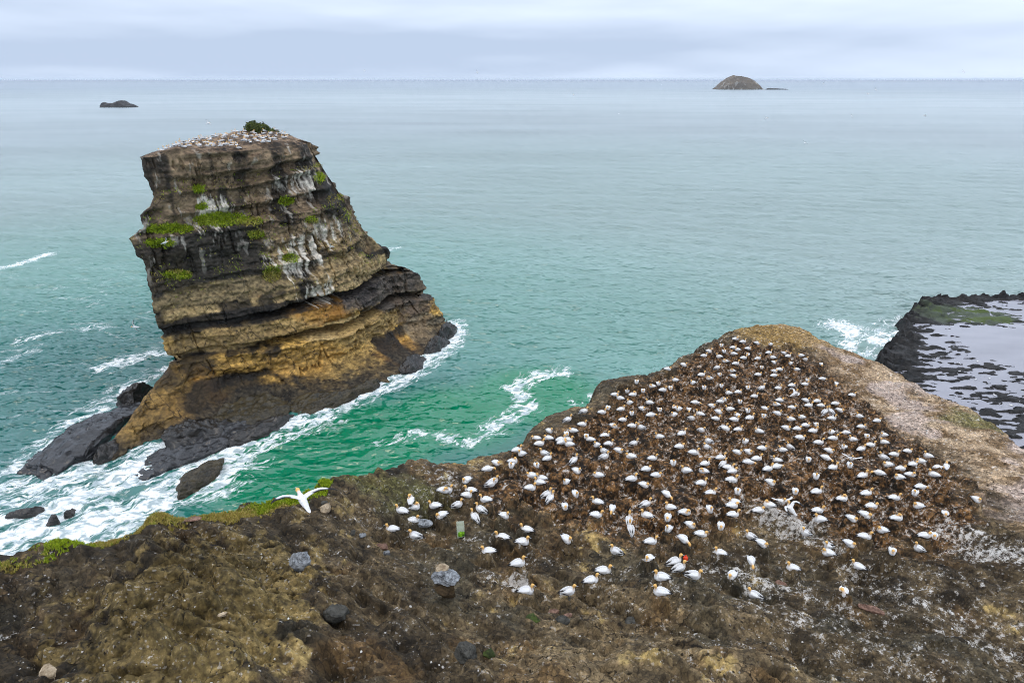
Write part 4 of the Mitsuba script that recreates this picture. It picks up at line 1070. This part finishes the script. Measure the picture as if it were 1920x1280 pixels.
scene['lichen_stone'] = principled(ROCKCOL((.030, .031, .033), (.34, .36, .38), 6), .85, .2)
scene['dark_stone'] = principled(ROCKCOL((.012, .012, .010), (.075, .072, .062), 6), .8, .25)
scene['red_stone'] = principled(ROCKCOL((.06, .032, .022), (.27, .165, .125), 6), .85, .2)
scene['tan_stone'] = principled(ROCKCOL((.18, .13, .08), (.50, .41, .29), 5), .85, .2)
scene['mossy_stone'] = principled(ROCKCOL((.016, .022, .008), (.06, .085, .018), 5), .85, .2)
scene['dark_earth'] = principled(ROCKCOL((.020, .015, .009), (.10, .066, .034), 4), .8, .2)
stone(566, 1062, (.42, .34, .38), 601, 'lichen_stone', 'large pale-topped grey stone standing left of centre on the brown slope', 20, .15, 5, .2)
stone(612, 957, (.26, .22, .22), 602, 'tan_stone', 'tan stone with dark top at the cliff edge beside the gliding gannet', 10, .2)
stone(609, 948, (.15, .14, .12), 603, 'dark_stone', 'small black lump lying on the tan stone at the cliff edge', 0, -.6)
stone(678, 1000, (.18, .15, .14), 604, 'lichen_stone', 'small grey stone left of the reddish stone', 30)
stone(661, 994, (.16, .14, .12), 605, 'dark_stone', 'small black stone left of a small grey stone', 30)
stone(711, 1006, (.36, .26, .20), 606, 'red_stone', 'flat reddish stone left of the nearest left gannets', -10)
stone(725, 1026, (.17, .15, .15), 607, 'lichen_stone', 'small grey stone just below the flat reddish stone', 0)
stone(630, 1146, (.40, .32, .30), 608, 'dark_stone', 'rough black boulder below the pale-topped grey stone', 15, .2, 5, .2)
stone(872, 1232, (.40, .32, .28), 609, 'dark_stone', 'dark stone with pale crust low in the foreground gully', -20, .2, 5, .2)
stone(917, 1222, (.24, .20, .18), 610, 'mossy_stone', 'green mossy stone right of the dark gully stone', 10)
stone(1000, 1152, (.28, .20, .14), 611, 'mossy_stone', 'flat green-mossed stone below the front gannets', 0)
stone(1040, 1128, (.30, .18, .12), 612, 'red_stone', 'flat pinkish stone at the feet of a standing front gannet', 5)
stone(1066, 1142, (.18, .12, .08), 613, 'red_stone', 'little pinkish stone right of the flat pinkish stone', 5)
stone(1055, 1158, (.26, .2, .16), 614, 'dark_stone', 'dark grey stone below the pinkish stones', 5)
stone(1240, 1101, (.36, .22, .14), 615, 'red_stone', 'whitened stone hiding part of a sitting front gannet', -15)
stone(1466, 1088, (.26, .18, .12), 616, 'red_stone', 'round pinkish stone below a gannet right of centre front', 0)
stone(1632, 1143, (.48, .20, .12), 617, 'red_stone', 'long flat pinkish stone right of the rightmost front gannet', -30)
stone(90, 1258, (.34, .22, .22), 618, 'tan_stone', 'cream stone slab at the bottom left corner', -20)
stone(77, 1251, (.13, .09, .08), 619, 'tan_stone', 'small cream stone against the slab at the bottom left', 0)
stone(425, 1173, (.16, .10, .07), 620, 'tan_stone', 'flat tan stone on the olive outcrop', 10)
stone(365, 983, (.32, .14, .07), 621, 'red_stone', 'flat pinkish stone under the grassy cliff edge', 12)
stone(790, 985, (.55, .28, .12), 622, 'lichen_stone', 'flat grey rock plate between the two left front gannets', -5)
stone(1185, 1149, (.22, .2, .14), 623, 'dark_stone', 'dark stone in front of the front edge gannets', 0)
# earth block with a stone on it
c = on_ground(836, 1113)
m = rock_mesh((.40, .34, .42), 630, sub=5, cuts=14, rough=.08)
put('earth_pillar', mikit.ply(m, 'dark_earth', smooth=32, to_world=T().translate([c[0], c[1], c[2] + .34])), 'dark square block of earth carrying a grey crusted stone', 'earth block')
m = rock_mesh((.44, .36, .17), 631, sub=5, rough=.2)
put(numbered('stone'), mikit.ply(m, 'lichen_stone', smooth=32, to_world=T().translate([c[0] + .02, c[1], c[2] + .80])), 'grey crusted stone sitting on the dark square earth block', 'stone')
m = rock_mesh((.24, .16, .10), 632, rough=.2)
put(numbered('stone'), mikit.ply(m, 'tan_stone', smooth=32, to_world=T().translate([c[0] - .14, c[1] + .26, c[2] + .95])), 'small tan stone behind the grey one on the earth block', 'stone')
# plant guard: a pale sleeve with a green seedling in it
c = on_ground(864, 1004)
sl = []
W2, HH = .20, .62
for i in range(4):
    a = math.pi / 4 + i * math.pi / 2
    p, q = np.array([math.cos(a), math.sin(a)]) * W2 * 1.0, np.array([math.cos(a + math.pi / 2), math.sin(a + math.pi / 2)]) * W2 * 1.0
    o = np.array([math.cos(a + math.pi / 4), math.sin(a + math.pi / 4)]) * .004
    v8 = [(*(p), 0), (*(q), 0), (*(q), HH), (*(p), HH), (*(p + o), 0), (*(q + o), 0), (*(q + o), HH), (*(p + o), HH)]
    sl.append(trimesh.Trimesh(v8, [[0, 1, 2], [0, 2, 3], [5, 4, 7], [5, 7, 6], [3, 2, 6], [3, 6, 7], [1, 0, 4], [1, 4, 5]], process=False))
scene['sleeve_plastic'] = {'type': 'principledthin', 'base_color': {'type': 'rgb', 'value': [.80, .83, .74]}, 'roughness': .5, 'spec_trans': .30, 'diff_trans': .9}
tw = T().translate([c[0], c[1], c[2] - .02]).rotate([0, 0, 1], 8)
put('plant_guard__sleeve', mikit.ply(trimesh.util.concatenate(sl), 'sleeve_plastic', to_world=tw))
scene['seedling_leaf'] = two(principled(lambda p, n, uv: pmix((.10, .28, .01), (.28, .55, .03), uv.x), .5, .3))
v_, f_, t_ = leaf_cloud((0.02, -.17, .24), (.13, .09, .13), 110, .10, 640)
put('plant_guard__seedling', mikit.ply((v_, f_), 'seedling_leaf', smooth=True, uv=np.stack([t_, t_], -1), to_world=tw))
put('plant_guard__base', mikit.ply(rock_mesh((.26, .24, .10), 641), 'dark_stone', smooth=32, to_world=tw))
labels['plant_guard'] = {'label': 'pale plastic plant guard with a bright green seedling among the left gannets', 'category': 'plant guard'}
# orange-red marker
c = on_ground(1285, 1050)
prof = np.array([(0, 0), (.07, 0), (.085, .04), (.085, .13), (.06, .17), (.025, .185), (.025, .23), (0, .235)])
scene['marker_red'] = principled((.75, .06, .02), .45, .4)
put('marker', mikit.ply(trimesh.creation.revolve(prof, sections=20), 'marker_red', smooth=35, to_world=T().translate([c[0], c[1], c[2] + .06])), 'small orange-red marker between standing gannets at the front edge', 'marker')

# grass along the left cliff edge
gp = outline[3:12]
tt = np.concatenate([np.linspace(0, 1, 400)[None] * 0 + k + np.linspace(0, 1, 400, endpoint=False) for k in range(len(gp) - 1)], 0).ravel()
eu = []
er = np.random.default_rng(13)
for k in range(1, len(gp) - 1):
    a, b = gp[k], gp[k + 1]
    n = int(420 * np.linalg.norm(b - a))
    q = a + (b - a) * er.uniform(0, 1, n)[:, None]
    nr = np.array([-(b - a)[1], (b - a)[0]]) / np.linalg.norm(b - a)
    eu.append(q + nr * er.normal(.0, .25, n)[:, None])
eu = np.vstack(eu)
keep = meshkit.fbm(P3(eu[:, 0], eu[:, 1], 0, .55), 3, 95) + .10 * er.uniform(-1, 1, len(eu)) > .27
keep &= eu[:, 0] < by_depth(560, 918, 23.5)[0] + 1.0
eu = eu[keep]
eb = np.column_stack([eu, fine_h(eu[:, 0], eu[:, 1])])
v_, f_, t_ = blades(eb, np.tile([0., .2, 1.], (len(eb), 1)), 56000, .105, .012, 650)
put('cliff_grass', mikit.ply((v_, f_), 'grass_leaf', smooth=True, uv=np.stack([t_, np.ones(len(t_))], -1)), 'strip of green and straw-coloured grass along the left cliff edge', 'grass', kind='stuff')

# loose grit and pebbles
pr_ = np.random.default_rng(14)
n = 34000
px_ = pr_.uniform(-16, 27, n)
py_ = 9 + 26 * pr_.uniform(0, 1, n) ** 1.5
ok = out_dist(px_, py_) < -1.5
px_, py_ = px_[ok], py_[ok]
pz_ = fine_h(px_, py_)
octa = trimesh.Trimesh([[1, 0, 0], [-1, 0, 0], [0, 1, 0], [0, -1, 0], [0, 0, 1], [0, 0, -1]], [[0, 2, 4], [2, 1, 4], [1, 3, 4], [3, 0, 4], [2, 0, 5], [1, 2, 5], [3, 1, 5], [0, 3, 5]], process=False)
sz_ = .012 + .042 * pr_.uniform(0, 1, len(px_)) ** 3.5
th_ = pr_.uniform(0, 6.3, len(px_))
V = octa.vertices[None] * pr_.uniform(.55, 1.45, (len(px_), 6, 1)) * (sz_[:, None] * pr_.uniform(.6, 1.3, (len(px_), 3)))[:, None]
V = np.stack([V[..., 0] * np.cos(th_)[:, None] - V[..., 1] * np.sin(th_)[:, None], V[..., 0] * np.sin(th_)[:, None] + V[..., 1] * np.cos(th_)[:, None], V[..., 2]], -1) + np.stack([px_, py_, pz_ + sz_ * .15], -1)[:, None]
F = octa.faces[None] + (np.arange(len(px_)) * 6)[:, None, None]
scene['grit'] = principled(lambda p, n, uv: pmix(pmix((.030, .023, .013), (.16, .12, .07), uv.x * uv.x), (.62, .60, .56), ss(.955, .97, uv.x)), .85, .2)
tone = np.repeat(pr_.uniform(0, 1, len(px_)), 6)
put('pebbles', mikit.ply((V.reshape(-1, 3), F.reshape(-1, 3)), 'grit', smooth=False, uv=np.stack([tone, tone], -1)), 'loose grit and small pebbles scattered over the brown headland', 'pebbles', kind='stuff')

# ---------------------------------------------------------------- sea air: far things pale towards the horizon
scene['air'] = {'type': 'homogeneous', 'albedo': {'type': 'rgb', 'value': [.80, .86, .93]}, 'sigma_t': {'type': 'rgb', 'value': [HAZE, HAZE, HAZE]}}
put('haze', {'type': 'cube', 'to_world': T().translate([0, 0, 28.0]).scale([88000, 88000, 32.0]), 'bsdf': {'type': 'null'}, 'interior': {'type': 'ref', 'id': 'air'}}, kind='stuff')
scene['camera']['medium'] = {'type': 'ref', 'id': 'air'}
